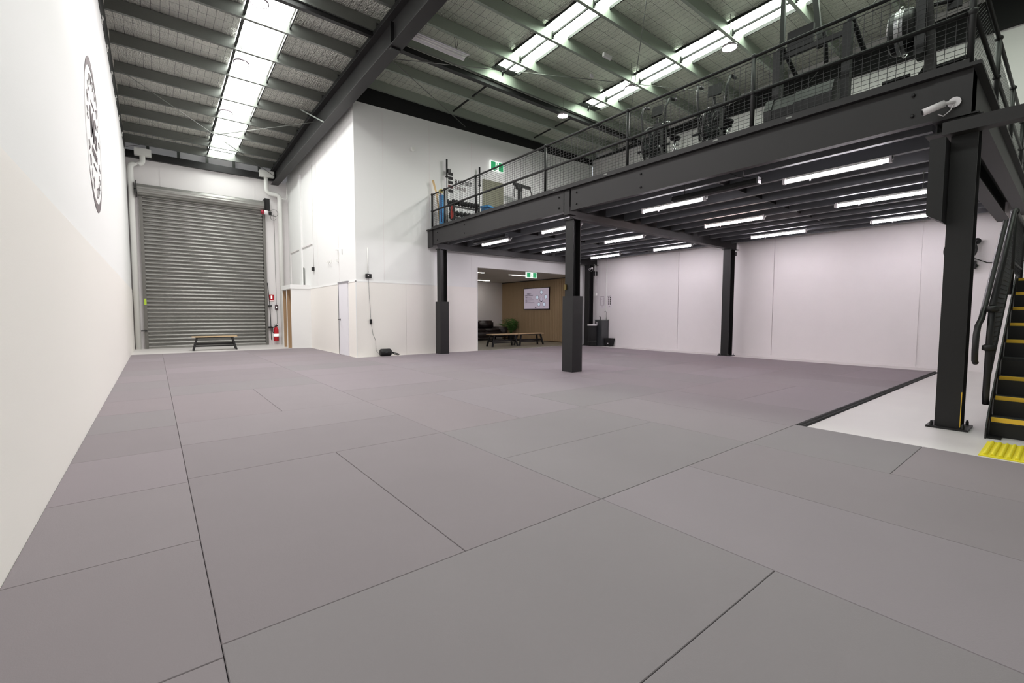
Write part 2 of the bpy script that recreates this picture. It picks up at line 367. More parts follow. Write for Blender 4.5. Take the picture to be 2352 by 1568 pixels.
# cover above everything
MB().prism([(YR-.2,zp(YR)+.42),(14.5,zp(14.5)+.42),(YB+.7,zp(YB+.7)+.42),(YB+.7,zp(YB)+.5),(14.5,zp(14.5)+.5),(YR-.2,zp(YR)+.5)], 'x', XL-.25, XR+.25).build('roof_cover', GALV, roof)
for n_, (x0, x1) in enumerate(SK):
    wn = sempty('window_%d' % (n_+1), ['translucent roof strip over the roller shutter bay', 'translucent roof strip running towards the mezzanine edge', 'translucent roof strip above the exercise bikes'][n_], 'skylight')
    ys = [SKY0[n_]]+[y for y in PY if -1.3 < y < SKY0[n_]-.2]
    for a, b in zip(ys, ys[1:]):
        MB().add([(x0,b,zp(b)+.268),(x1,b,zp(b)+.268),(x1,a,zp(a)+.268),(x0,a,zp(a)+.268)], [(0,3,2,1)]).build('roof_sheet', SKYG if n_ else SKYM, wn)
    o = MB()
    for xx in (x0, x1): o.prism([(ys[-1],zp(ys[-1])+.19),(ys[0],zp(ys[0])+.19),(ys[0],zp(ys[0])+.25),(ys[-1],zp(ys[-1])+.25)], 'x', xx-.012, xx+.012)
    o.build('edge_trim', BLACK, wn)
    bx = (1.62, 7.08, 10.24)[n_]
    for a, b in zip(ys, ys[1:]):
        if n_ == 0: MB().box(bx-.015, bx+.015, b+.07, a, zp(a)+.06, zp(a)+.1).build('bridging_bar', BLACK, wn)
        else:
            MB().bar((bx,b+.08,zp(b)+.10),(bx,a-.005,zp(a)+.10), .03, .04).box(bx-.02,bx+.02,a-.03,a,zp(a)+.03,zp(a)+.17).box(bx-.008,bx+.008,a-.06,a-.03,zp(a)+.05,zp(a)+.07).build('bridging_bar', BLACK, wn)
# bridging further back in the right hand bay
for x in (7.08, 10.24):
    o = MB()
    for a, b in ((11.93,10.68),(10.68,9.52)): o.bar((x,b+.08,zp(b)+.08),(x,a,zp(a)+.08), .03, .04)
    o.build('bridging_bar', BLACK, roof)
# rafter between the two bays
def raft(y): return Vector((4.0-.022*(y-7), y, 6.515-.042*(y-7)))
rf = sempty('trim_8', 'large charcoal steel rafter dividing the two roof bays', 'beam')
def loft(w0, w1, f0, f1):
    o = MB(); vs = []
    for yy in (YR, 14.5, YB-.02):
        q = raft(yy); z0 = f0(q, yy); z1 = f1(q, yy)
        vs += [(q.x+w0,yy,z0),(q.x+w1,yy,z0),(q.x+w1,yy,z1),(q.x+w0,yy,z1)]
    fs = [(0,3,2,1),(8,9,10,11)]
    for k in (0,4): fs += [(k+i, k+(i+1)%4, k+4+(i+1)%4, k+4+i) for i in range(4)]
    return o.add(vs, fs)
H = .40
TP = .10
o = loft(-.13, .13, lambda q, y: q.z, lambda q, y: q.z+.016)
p2 = loft(-.006, .006, lambda q, y: q.z+.016, lambda q, y: zp(y)-TP-.016); n0 = len(o.v); o.add(p2.v, p2.f)
p3 = loft(-.13, .13, lambda q, y: zp(y)-TP-.016, lambda q, y: zp(y)-TP); o.add(p3.v, p3.f)
o.build('beam', BLACKB, rf)
loft(-.12, .12, lambda q, y: zp(y)-TP, lambda q, y: zp(y)-.003).build('top_band', RUBBER, rf)  # darker band filling the space between rafter and purlins
# cleats tying the purlins to the rafter
o = MB()
for y in PY:
    q = raft(y); o.box(q.x-.06, q.x+.06, y-.008, y, zp(y)-.003, zp(y)+.18)
o.build('cleat', BLACKB, rf)
c_ = raft(8.9); o = MB().box(c_.x-.1, c_.x-.02, 8.75, 8.77, c_.z-.0, c_.z+.5).box(c_.x-.1,c_.x+.1,8.72,8.80,c_.z-.03,c_.z+.0).box(c_.x+.03,c_.x+.1,8.75,8.77,c_.z,c_.z+.5)
o.build('stiffener', BLACK, rf)
MB().bar((3.45,14.0,zp(14)+.0),(raft(12.9).x-.06,12.9,raft(12.9).z+.02), .03, .03).build('fly_brace', GALV, rf)
MB().bar((5.2,11.9,zp(11.9)+.1),(4.7,12.2,6.7), .03,.03)
# black strut under the purlins
st = sempty('trim_9', 'black square strut under the purlins across both bays', 'beam')
MB().box(raft(9.3).x+.13, XR-.1, 9.60, 9.74, zp(9.5)-.12, zp(9.5)-.005).build('strut', BLACK, st)
MB().box(XL, raft(9.3).x-.13, 9.56, 9.66, zp(9.5)-.10, zp(9.5)-.005).build('strut', BLACK, st)
# cross bracing rods
br = sempty('trim_10', 'thin steel cross bracing rods under the roof', 'rods')
for a_, b_ in (((-.5,13.6,6.62),(3.8,18.9,6.2)), ((-.5,18.6,6.3),(3.8,13.6,6.55)),
              ((4.15,9.75,6.75),(10.9,6.6,6.95)), ((10.9,6.6,6.95),(13.2,5.5,7.0)), ((6.6,4.6,7.12),(13.2,10.2,6.95)), ((4.15,9.75,6.85),(7.5,11.7,6.75)), ((12.9,1.6,6.9),(8.2,.8,7.3)), ((10.2,2.0,7.2),(13.2,4.6,6.95))):
    MB().tube([a_, b_], .009, 6).build('rod', GALV, br)

# ---------------------------------------------------------------- emblem on the left wall
em = thing('wall_emblem', 'round charcoal emblem with arched lettering high on the white wall', 'emblem', (XL, 8.25, 3.45))
EY, EZ, ER = 8.25, 3.46, .97
def ring(o, r0, r1, n=64, off=0, x=XL+.004):
    vs = []
    for k in range(n):
        a = 2*PI*k/n
        t = r1
        ri = r0 - off*max(0, abs(math.sin(a))-.55)
        vs += [(x, EY+ri*math.cos(a), EZ+ri*math.sin(a)), (x, EY+t*math.cos(a), EZ+t*math.sin(a))]
    o.add(vs, [(2*k, 2*k+1, (2*k+3)%(2*n), (2*k+2)%(2*n)) for k in range(n)])
    return o
ring(MB(), ER-.02, ER, off=.22).build('outer_ring', INK, em)
def onw(ly, lz, rot):   # text frame facing +x, reading along +y
    return Matrix.Translation((XL+.005, EY+ly, EZ+lz)) @ frame((0,0,0),(0,1,0),(0,0,1),(1,0,0)) @ Matrix.Rotation(rot, 4, 'Z')
for i, ch in enumerate('HELENSVALE'):
    a = math.radians(172-164*(i/9)); text(ch, .20, INK, onw(.70*math.cos(a), .70*math.sin(a), a-PI/2), 'letter', em, bold=-.003)
for i, ch in enumerate('GOLD COAST'):
    if ch == ' ': continue
    a = math.radians(202+136*(i/9)); text(ch, .20, INK, onw(.72*math.cos(a), .72*math.sin(a), a+PI/2), 'letter', em, bold=-.003)
text('MG', .55, INK, onw(0, .08, 0), 'monogram', em, bold=.004)
text('ACADEMY', .14, INK, onw(0, -.23, 0), 'script_line', em, bold=.002)
for zz in (.40,-.40): MB().box(XL+.002, XL+.006, EY-.2, EY+.2, EZ+zz, EZ+zz+.022).build('rule', INK, em)

# ---------------------------------------------------------------- shutter
SY = YB-.12
sh = thing('roller_shutter', 'tall corrugated grey steel roller shutter in the end wall', 'shutter', (1.55, SY, FZ))
n = 40; ph = 5.02/n; prof = []
for t, d in ((0,.0),(.03,-.022),(.12,-.036),(.3,-.042),(.48,-.036),(.58,-.018),(.62,.02),(.72,.032),(.88,.032),(.97,.02),(1,0)):
    prof.append((SY+d, ph*t))
def slatmesh():
    o = MB(); vs = []
    for x in (-.18, 3.26):
        vs += [(x, y, z) for y, z in prof]
    m_ = len(prof); return o.add(vs, [(i, i+1, m_+i+1, m_+i) for i in range(m_-1)], True)
s0 = slatmesh().build('slat', SHUT, sh); s0.location = (0,0,0)
for k in range(1, n): inst(s0, 'slat', (0,0,ph*k), sh)
MB().box(-.2, 3.28, SY-.03, SY+.03, FZ, .04).build('bottom_rail', SHUT, sh)
GUIDE = mat('shutter_guide', (120,118,114), .5, metal=.5, bump=.2, bscale=100)
for x in (-.27, 3.27): MB().box(x, x+.09, SY-.05, SY+.06, FZ, 5.0).build('guide', GUIDE, sh)
o = MB(); vs = []; R0 = .17; cy, cz = SY-.1, 5.12
for x in (-.3, 3.3):
    for k in range(48):
        a = 2*PI*k/48; r = R0+.012*math.sin(k*PI/2); vs.append((x, cy+r*math.cos(a), cz+r*math.sin(a)))
o.add(vs, [(k,(k+1)%48,48+(k+1)%48,48+k) for k in range(48)], True); o.build('roll', SHUT, sh)
for x in (-.33, 3.3): MB().box(x, x+.02, SY-.3, SY+.1, 4.9, 5.36).build('end_bracket', BLACK, sh)
MB().box(-.45,-.33,SY-.1,SY-.07,5.12,5.15).build('axle_stub', BLACK, sh)
MB().box(-.25,-.19,SY-.056,SY-.05,1.42,1.62).build('green_label', mat('lime_label', (190,220,70), .6), sh)
for z in (.55,): MB().box(-.36,-.2,SY-.09,SY-.05,z,z+.04).build('lock_bolt', BLACK, sh)
mo = thing('shutter_motor', 'small red and white shutter motor with a hanging cable loop', 'motor', (3.3, SY-.2, 4.8))
MB().lathe([(0,-.10),(.06,-.10),(.08,-.07),(.08,0),(0,0)], (3.28,SY-.3,4.86), 'x').build('red_housing', mat('motor_red',(150,30,50),.4), mo)
MB().lathe([(0,0),(.08,0),(.08,.11),(.04,.14),(0,.14)], (3.28,SY-.3,4.86), 'x').build('gear_case', CAMW, mo)
MB().box(3.44,3.52,SY-.36,SY-.26,4.78,4.9).build('drive_arm', BLACK, mo)
MB().torus((3.6,SY-.2,4.72), .09, .007, 'y').torus((3.64,SY-.16,4.9), .13, .007, 'y').build('cable_loop', GALV, mo)
MB().box(3.32,3.5,SY-.2,SY-.18,4.95,5.4).build('mounting_plate', BLACK, mo)
hc = thing('hand_chain', 'thin dark chain hanging beside the shutter guide', 'chain', (3.42, SY, .2))
MB().tube([(3.36,SY-.1,2.3),(3.42,SY-.12,1.4),(3.44,SY-.12,.15)], .012, 6).box(3.37,3.49,SY-.1,SY+.06,1.42,1.46).box(3.37,3.49,SY-.1,SY+.06,.6,.66).build('chain', BLACK, hc)

def pipe(name, label, pts, r, head):
    t = thing(name, label, 'downpipe', pts[-1])
    MB().tube(pts, r, 14).build('pipe', PIPE, t)
    MB().box(*head).build('rainwater_head', PIPE, t)
    return t
def bend(a, c, b, n=5, k=.16):
    a, c, b = Vector(a), Vector(c), Vector(b); p = c+(a-c).normalized()*k; q = c+(b-c).normalized()*k
    return [p*(1-t)**2+c*2*t*(1-t)+q*t*t for t in [i/n for i in range(n+1)]]
a, b, c, d = (-.13,19.02,6.3), (-.13,19.02,5.93), (-.44,19.02,5.93), (-.44,19.02,FZ)
pipe('downpipe', 'white downpipe in the corner beside the emblem wall', [a]+bend(a,b,c)+bend(b,c,d)+[d], .075, (-.33,.1,18.9,19.14,6.2,6.42))
a, b, c, d = (3.42,19.02,6.3), (3.42,19.02,5.62), (3.86,19.02,5.62), (3.86,19.02,FZ)
pipe('downpipe', 'white downpipe between the shutter and the inner block', [a]+bend(a,b,c)+bend(b,c,d)+[d], .075, (3.2,3.68,18.9,19.14,6.2,6.42))
tag(MB().tube([(3.9,19.0,5.5),(4.08,19.0,5.5),(4.08,18.8,5.5),(4.08,18.8,6.1)], .022, 8).build('overflow_pipe', PIPE), 'thin white elbow pipe under the rafter end', 'pipe')

# wall fittings around the shutter
fs = thing('fire_sign', 'red fire extinguisher location sign on the white pier', 'sign', (3.52, SY, 1.63))
MB().box(3.42,3.60,YB-.075,YB-.06,1.62,1.87).build('plate', RED, fs)
MB().box(3.485,3.535,YB-.079,YB-.075,1.7,1.83).box(3.44,3.58,YB-.079,YB-.075,1.64,1.655).build('pictogram', SIGNW, fs)
sw = thing('control_box', 'small dark shutter control box above the extinguisher', 'switch', (3.66, YB-.08, 1.3))
MB().box(3.62,3.72,YB-.10,YB-.06,1.30,1.47).build('box', mat('dark_maroon',(58,30,36),.5), sw)
MB().box(3.655,3.685,YB-.104,YB-.1,1.35,1.42).build('button', SIGNW, sw)
tag(MB().tube([(3.67,YB-.075,4.9),(3.67,YB-.075,1.47)], .006, 5).tube([(3.68,YB-.075,1.3),(3.68,YB-.1,.8),(3.6,YB-.1,.62),(3.45,YB-.1,.6)], .008, 5).build('control_cable', GALV), 'thin grey cable running down to the shutter control box', 'cable')
fe = thing('fire_extinguisher', 'red fire extinguisher hung low beside the shutter', 'extinguisher', (3.62, YB-.15, .1))
MB().lathe([(0,.1),(.07,.1),(.085,.12),(.085,.52),(.06,.6),(.03,.63),(.03,.66),(0,.66)], (3.62,YB-.16,0)).build('cylinder', RED, fe)
MB().lathe([(.087,.28),(.088,.28),(.088,.38),(.087,.38)], (3.62,YB-.16,0)).build('label_band', SIGNW, fe)
MB().box(3.58,3.68,YB-.18,YB-.14,.66,.69).bar((3.56,YB-.16,.72),(3.68,YB-.16,.69),.03,.015).build('valve', BLACK, fe)
MB().tube([(3.6,YB-.2,.67),(3.5,YB-.2,.62),(3.5,YB-.2,.45),(3.54,YB-.22,.4)], .012, 6).build('hose', RUBBER, fe)

# inner block side: locker, recess, door, sockets
lk = thing('shoe_cubby', 'white topped open cubby with plywood lining by the shutter bay', 'cubby', (3.85, 16.9, FZ))
MB().box(3.55,XP,16.2,16.235,FZ,1.97).box(3.55,XP,17.45,17.49,FZ,1.97).box(3.55,XP,16.85,16.89,FZ,1.97).build('side_panel', WHITE, lk)
MB().box(3.53,XP,16.18,17.5,1.97,2.11).build('top', WHITE, lk)
MB().box(XP-.05,XP-.02,16.235,17.45,FZ,1.95).box(3.57,XP-.05,16.235,16.245,FZ,1.95).box(3.57,XP-.05,16.89,16.90,FZ,1.95).box(3.57,XP-.05,16.84,16.85,FZ,1.95).box(3.57,XP-.05,17.44,17.45,FZ,1.95).build('plywood_lining', PLY, lk)
o = MB().box(XP-.05,XP,17.15,17.42,2.1,6.0)
struct(o.build('trim_11', WHITE), 'white boxed pier rising above the cubby', 'trim')
o = MB().box(XP-.03,XP,15.9,17.15,3.44,3.48).box(XP-.03,XP,17.42,18.9,3.44,3.48).box(XP-.03,XP,18.86,18.9,2.1,3.44)
struct(o.build('trim_12', WHITE2), 'thin raised ledge line on the wall above the cubby', 'trim')
tag(MB().tube([(XP-.03,16.98,2.12),(XP-.03,16.98,2.76)], .014, 6).tube([(XP-.03,16.88,2.12),(XP-.03,16.88,2.74)], .014, 6).build('pipe_stub', GALV), 'pair of short grey pipe stubs standing above the cubby', 'pipe')
def sock(name, label, c, ax, cat='socket'):
    t = thing(name, label, cat, c)
    x, y, z = c
    if ax == 'x': MB().box(x-.06,x,y-.07,y+.07,z-.06,z+.06).build('housing', DARK, t); MB().box(x-.064,x-.06,y-.02,y+.02,z-.0,z+.03).build('switch', GREYP, t)
    else: MB().box(x-.075,x+.075,y-.06,y,z-.055,z+.055).build('housing', DARK, t); MB().box(x-.03,x+.0,y-.064,y-.06,z-.0,z+.025).build('switch', CAMW, t)
    return t
sock('power_outlet', 'black box at the foot of a white conduit above the pad line', (XP,15.78,2.62), 'x')
tag(MB().tube([(XP-.008,15.78,2.68),(XP-.008,15.78,6.0)], .008, 6).build('conduit', PIPE), 'white conduit running up to the roof from the black box', 'conduit')
sock('power_outlet', 'black power outlet on the front wall above the speaker cord', (4.5,YF-.01,2.15), 'y')
tag(MB().tube([(4.5,YF-.012,2.2),(4.5,YF-.012,2.9)], .012, 6).build('conduit', PIPE), 'short white conduit above the black power outlet', 'conduit')
hk = thing('coat_hooks', 'row of small white hooks above the wall pads near the door', 'hooks', (XP-.03,13.95,2.68))
for y in (13.85,14.0,14.14): MB().box(XP-.01,XP,y-.02,y+.02,2.64,2.74).bar((XP,y,2.69),(XP-.07,y,2.66),.02,.02).bar((XP-.07,y,2.66),(XP-.07,y,2.72),.02,.02).build('hook', PIPE, hk)
hd = thing('wall_bracket', 'white upright bracket on the wall beside the small hooks', 'bracket', (XP-.03,13.25,2.8))
MB().box(XP-.012,XP,13.22,13.28,2.62,2.98).bar((XP,13.25,2.96),(XP-.08,13.25,2.96),.04,.03).bar((XP,13.25,2.66),(XP-.07,13.25,2.66),.04,.05).build('arm', PIPE, hd)
MB().box(XP-.01,XP,12.9,12.92,2.8,2.95).build('hook', GALV, hd)
dr = struct(MB().box(XP-.03,XP+.02,12.45,13.2,FZ+.02,2.0).build('door_1', mat('door_white',(236,234,240),.5)), 'white flush door in the side of the inner block', 'door')
o = MB().box(XP-.034,XP+.01,13.2,13.235,FZ,2.0); o.build('dark_gap', GRID, dr)
MB().box(XP-.045,XP,12.42,13.24,2.0,2.04).build('head_trim', mat('grey_trim',(150,148,152),.5), dr)
MB().tube([(XP-.03,13.1,.98),(XP-.09,13.1,.98),(XP-.09,12.98,.98)], .012, 8).lathe([(0,-.04),(.028,-.04),(.028,-.028),(0,-.028)], (XP,13.1,.98),'x').build('door_handle', BLACK, dr)

# speaker, cord, adaptor
sp = thing('portable_speaker', 'black barrel speaker with a carry strap on the mat by the front wall', 'speaker', (4.88,11.72,0))
MB().lathe([(0,4.72),(.05,4.72),(.085,4.735),(.1,4.76),(.1,5.0),(.085,5.03),(.05,5.04),(0,5.04)], (0,11.66,.1),'x').build('body', DARK, sp)
MB().box(4.84,4.9,11.553,11.562,.1,.13).build('badge', GREYP, sp)
MB().tube([(5.03,11.62,.1),(5.1,11.58,.05),(5.22,11.6,.02),(5.28,11.66,.03),(5.24,11.72,.05),(5.12,11.66,.08),(5.03,11.66,.12)], .012, 6).build('strap', RUBBER, sp)
cd = thing('extension_lead', 'thin grey cord dropping from the outlet to the speaker', 'cord', (4.55,YF-.03,1))
MB().tube([(4.5,YF-.03,2.1),(4.52,YF-.03,1.6),(4.55,YF-.03,1.02),(4.56,YF-.03,.9),(4.6,YF-.03,.6),(4.68,YF-.03,.42),(4.68,YF-.03,.3),(4.68,YF-.04,.15),(4.74,YF-.1,.05),(4.8,YF-.1,.06)], .0038, 6).build('cable', GREYP, cd)
MB().box(4.52,4.58,YF-.05,YF-.014,.88,1.0).build('adaptor', DARK, cd)

# front wall upper items
tag(MB().box(5.78,5.87,YF-.07,YF,5.72,5.8).prism([(5.79,5.72),(5.86,5.72),(5.85,5.69),(5.80,5.69)],'y',YF-.06,YF-.01).build('motion_sensor', PIPE), 'small white motion sensor high on the front wall', 'sensor')
def exit_sign(label, x0, x1, z0, z1, y, both=True):
    t = thing('exit_sign', label, 'exit sign', ((x0+x1)/2, y, z0))
    MB().box(x0-.02,x1+.02,y-.03,y+.03,z0-.02,z1+.03).build('light_box', SIGNW, t)
    w_ = (x1-x0)
    MB().box(x0,x0+w_*.36,y-.035,y-.03,z0,z1).build('green_panel', GREEN, t); MB().box(x1-w_*.36,x1,y-.035,y-.03,z0,z1).build('green_panel', GREEN, t)
    cx, h_ = (x0+x1)/2, z1-z0
    o = MB(); yy = y-.034
    o.ball((cx-.0*w_,yy,z0+h_*.82), h_*.07, 8, 4, (1,.1,1))
    for a_, b_ in (((cx,z0+h_*.72),(cx-.01,z0+h_*.42)),((cx-.01,z0+h_*.42),(cx-w_*.09,z0+h_*.12)),((cx-.01,z0+h_*.42),(cx+w_*.07,z0+h_*.28)),((cx+w_*.07,z0+h_*.28),(cx+w_*.07,z0+h_*.1)),((cx,z0+h_*.7),(cx-w_*.1,z0+h_*.55)),((cx,z0+h_*.7),(cx+w_*.1,z0+h_*.55))):
        o.bar((a_[0],yy,a_[1]),(b_[0],yy,b_[1]),h_*.06,.004,(0,1,0))
    o.build('running_figure', GREEN, t)
    return t
e1 = exit_sign('green exit sign on the front wall above the weights area', 8.5, 8.98, 5.72, 5.98, YF-.045)
lw = thing('wall_lettering', 'dark studio lettering with a stack of belt squares above the mezzanine', 'lettering', (7.3,YF,5.2))
for i in range(5): MB().prism([(6.98,5.36-.125*i),(7.14,5.36-.125*i),(7.14,5.27-.125*i),(6.98,5.27-.125*i)],'y',YF-.006,YF).build('belt_square', INKR if i == 3 else INKB, lw)
text('BLACK BELT', .165, INKB, frame((7.20,YF-.004,5.12),(1,0,0),(0,0,1),(0,-1,0)), 'first_line', lw, align='LEFT', bold=.003, xs=.68)
text('REHAB', .14, INKG, frame((7.20,YF-.004,4.93),(1,0,0),(0,0,1),(0,-1,0)), 'second_line', lw, align='LEFT', xs=.95)
DK = 3.57
tag(MB().box(8.22,9.02,YF-.04,YF-.005,4.25,5.38).build('olive_wall_panel', BOARD), 'large olive-grey panel on the front wall beside the lettering', 'panel')  # plain flat board in one olive-grey colour

# ---------------------------------------------------------------- mats
mt = thing('mat_floor', 'purple-grey martial arts mats covering most of the floor', 'mats', (4, 6, FZ))
u = .988
mats = []
def addmat(x0, x1, y0, y1):
    mats.append((x0, x1, y0, y1))
def cell_ok(x0, x1, y0, y1): return True
XE, YE1, YE2 = 12.42, 16.1, 11.72
def block(bx, by):
    x0 = .14+2*u*bx; y0 = 1.77+2*u*by; x1, y1 = x0+2*u, y0+2*u
    xm = XE if y0 < YE2-.3 else XP-.02
    xmax = min(x1, 5.17 if by < 0 else (XE if by <= 4 else XP-.02)); ymax = min(y1, YE1)
    if xmax-x0 < .1 or ymax-y0 < .1: return
    v = (bx+by) % 2 == 0
    if by >= 3 and bx <= 1: v = False
    if bx == 0 and by == -1: v = False
    if bx == 1 and by == -1: v = True
    if by == 4:     # row that meets the front wall
        pass
    if v:
        for a in (x0, x0+u):
            b = min(a+u, xmax)
            if b-a > .05: addmat(a, b, y0, ymax)
    else:
        for a in (y0, y0+u):
            b = min(a+u, ymax)
            if b-a > .05: addmat(x0, xmax, a, b)
for by in range(-4, 8):
    for bx in range(0, 7): block(bx, by)
for k in range(-7, 15): addmat(XL+.012, .14, 1.70+u*k, min(1.70+u*(k+1), YE1))
out = []
for (x0,x1,y0,y1) in mats:          # trim against the inner block front
    if x0 >= XP-.1 or x1 > XP+.05:
        if y0 >= YF-.02: 
            if x0 < XP-.2: out.append((x0, XP-.016, y0, y1))
            continue
        if y1 > YF-.02:
            if x0 < XP-.2: out.append((x0, XP-.016, max(y0, YF-.016), y1))
            y1 = YF-.016
    out.append((x0, min(x1, XE), y0, y1))
rnd = random.Random(3)
for (x0,x1,y0,y1) in out:
    if x1-x0 < .04 or y1-y0 < .04: continue
    if x0 > 12.2 and False: continue
    g = .0013; dz = rnd.uniform(-.001, 0); b_ = .0025
    o = MB(); x0 += g; x1 -= g; y0 += g; y1 -= g
    vs = [(x0,y0,FZ),(x1,y0,FZ),(x1,y1,FZ),(x0,y1,FZ),(x0,y0,dz-b_),(x1,y0,dz-b_),(x1,y1,dz-b_),(x0,y1,dz-b_),(x0+b_,y0+b_,dz),(x1-b_,y0+b_,dz),(x1-b_,y1-b_,dz),(x0+b_,y1-b_,dz)]
    o.add(vs, [(0,1,5,4),(1,2,6,5),(2,3,7,6),(3,0,4,7),(4,5,9,8),(5,6,10,9),(6,7,11,10),(7,4,8,11),(8,9,10,11)])
    o.build('mat', rnd.choice(MATS), mt)
ed = thing('edge_ramp', 'black sloped edging strip along the mats under the mezzanine', 'edging', (8.8, 1.7, FZ))
MB().prism([(1.705,FZ),(1.765,FZ),(1.765,.0),(1.748,.0)], 'x', 5.19, 12.44).build('ramp', RUBBER, ed)
MB().box(5.19,12.44,1.722,1.726,FZ,-.01).build('groove', DARK, ed)

# ---------------------------------------------------------------- mezzanine
mz = sempty('mezzanine_floor', 'charcoal steel mezzanine deck with joists', 'mezzanine')
MX0, MX1, MY0, MY1 = 6.30, XR-.002, .74, YF-.015
MB().box(MX0-.06, MX1, MY0-.06, MY1, 3.535, DK).build('deck_sheet', BLACKB, mz)
MB().box(MX0+.05, MX1, MY0+.05, MY1, 3.40, 3.53).build('deck_underside', mat('dark_underside',(40,41,44),.6), mz)
def pfc(y0, y1, name='front_beam'):
    o = MB().prism([(MX0,3.12),(MX0+.10,3.12),(MX0+.10,3.135),(MX0+.012,3.135),(MX0+.012,3.515),(MX0+.10,3.515),(MX0+.10,3.53),(MX0,3.53)], 'y', y0, y1)
    return o.build(name, BLACKB, mz)
pfc(1.02, 6.13); pfc(6.32, MY1)
MB().box(MX0-.008, MX0+.25, MY0, 1.02, 3.10, 3.532).build('corner_stub', BLACKB, mz)
MB().box(MX0-.002, MX0+.2, 6.16, 6.30, 3.06, 3.52).build('splice_stub', BLACKB, mz)
MB().box(MX0-.02, MX0-.004, 11.55, MY1, 3.05, 3.53).build('end_stub', BLACKB, mz)
MB().box(MX0, MX1, MY0-.0, MY0+.012, 3.12, 3.53).box(MX0, MX1, MY0-.06, MY0+.1, 3.10, 3.115).build('end_beam', BLACKB, mz)
for y in (1.6,):
    pass
o = MB()
for y in (5.98, 6.45, 11.3, 9.9, 4.55, 1.18):
    for z in (3.22, 3.43): o.lathe([(0,0),(.018,0),(.018,-.014),(.012,-.02),(0,-.02)], (MX0, y, z), 'x', 6)
o.build('bolt', BLACK, mz)
cb0 = MB().prism([(-.085,3.0),(.085,3.0),(.085,3.014),(.006,3.014),(.006,3.386),(.085,3.386),(.085,3.4),(-.085,3.4),(-.085,3.386),(-.006,3.386),(-.006,3.014),(-.085,3.014)], 'x', MX0+.1, MX1-.1)
c1 = cb0.build('cross_beam', BLACKB, mz); c1.location = (0, 6.24, 0)
inst(c1, 'cross_beam', (0, 11.48-6.24, 0), mz); inst(c1, 'cross_beam', (0, 1.0-6.24, 0), mz)
JX = [6.75+.6*k for k in range(0, 11)]
jp = MB().prism([(0,3.15),(.075,3.15),(.075,3.17),(.07,3.17),(.07,3.155),(.005,3.155),(.005,3.395),(.075,3.395),(.075,3.4),(0,3.4)], 'y', 1.09, 6.15)
j0 = jp.build('joist', JOIST, mz)
jq = MB().prism([(0,3.15),(.075,3.15),(.075,3.17),(.07,3.17),(.07,3.155),(.005,3.155),(.005,3.395),(.075,3.395),(.075,3.4),(0,3.4)], 'y', 6.33, 11.39)
j1 = jq.build('joist', JOIST, mz)
j0.location = (JX[0]-0, 0, 0); j1.location = (JX[0], 0, 0)
for x in JX[1:]:
    inst(j0, 'joist', (x-JX[0],0,0), mz); inst(j1, 'joist', (x-JX[0],0,0), mz)
bo = MB()
for x0, x1 in zip(JX, JX[1:]):
    bo.box(x0+.075, x1, 3.6, 3.62, 3.2, 3.33); bo.box(x0+.075, x1, 8.9, 8.92, 3.2, 3.33)
bo.build('nogging', BLACKB, mz)

# columns
def column(x0, x1, y0, y1, z0, z1, label, guard=None, base=True, thick=.012):
    t = thing('steel_column', label, 'column', ((x0+x1)/2, (y0+y1)/2, z0))
    o = MB().box(x0, x0+thick, y0, y1, z0, z1).box(x1-thick, x1, y0, y1, z0, z1).box(x0+thick, x1-thick, (y0+y1)/2-.005, (y0+y1)/2+.005, z0, z1)
    o.build('shaft', BLACK, t)
    if base:
        MB().box(x0-.06, x1+.06, y0-.06, y1+.06, z0, z0+.02).build('base_plate', BLACK, t)
        for bx in (x0-.03, x1+.03):
            for by in (y0-.02, y1+.02): MB().lathe([(.014,0),(.014,.03),(.008,.05),(0,.05)], (bx,by,z0+.02), 'z', 6).build('anchor_bolt', BLACK, t)
    if guard:
        gx0, gx1, gy0, gy1, gz = guard
        MB().box(gx0, gx1, gy0, gy1, 0, gz).build('padded_guard', mat('guard_vinyl',(26,25,27),.5), t)
    MB().box(x0-.03, x1+.03, y0-.03, y1+.03, z1-.015, z1).build('cap_plate', BLACK, t)
    return t
column(6.36, 6.60, .685, .88, FZ, 3.10, 'broad black steel column beside the foot of the stairs')
t_ = column(6.42, 6.63, 6.17, 6.38, 0, 3.0, 'padded black column standing in the middle of the mats', (6.385,6.665,6.13,6.41,1.5), base=False)
column(6.42, 6.63, 11.34, 11.55, 0, 3.0, 'padded black column beside the lobby opening wall', (6.385,6.665,11.31,11.59,1.5), base=False)
column(12.74, 12.98, 6.14, 6.36, FZ, 3.0, 'unpadded black column close to the long white wall')
column(12.76, 13.0, 11.42, 11.64, FZ, 3.0, 'black column in the corner behind the drink cooler')
tag(MB().box(6.385,6.42,6.33,6.38,1.63,1.73).build('column_device', mat('device_amber',(104,86,34),.5)), 'small dark and amber device on the middle column', 'device')
tag(MB().box(6.352,6.36,.686,.692,0,.36).build('tape_strip', YEL), 'thin yellow tape strip up the broad column base', 'tape')
tag(MB().box(13.0,13.2,6.2,6.28,2.84,2.95).build('column_bracket', BLACK), 'short black bracket on the unpadded column', 'bracket')
tag(MB().box(13.0,13.25,11.45,11.55,2.62,2.78).build('column_bracket', BLACK), 'short black bracket on the corner column', 'bracket')
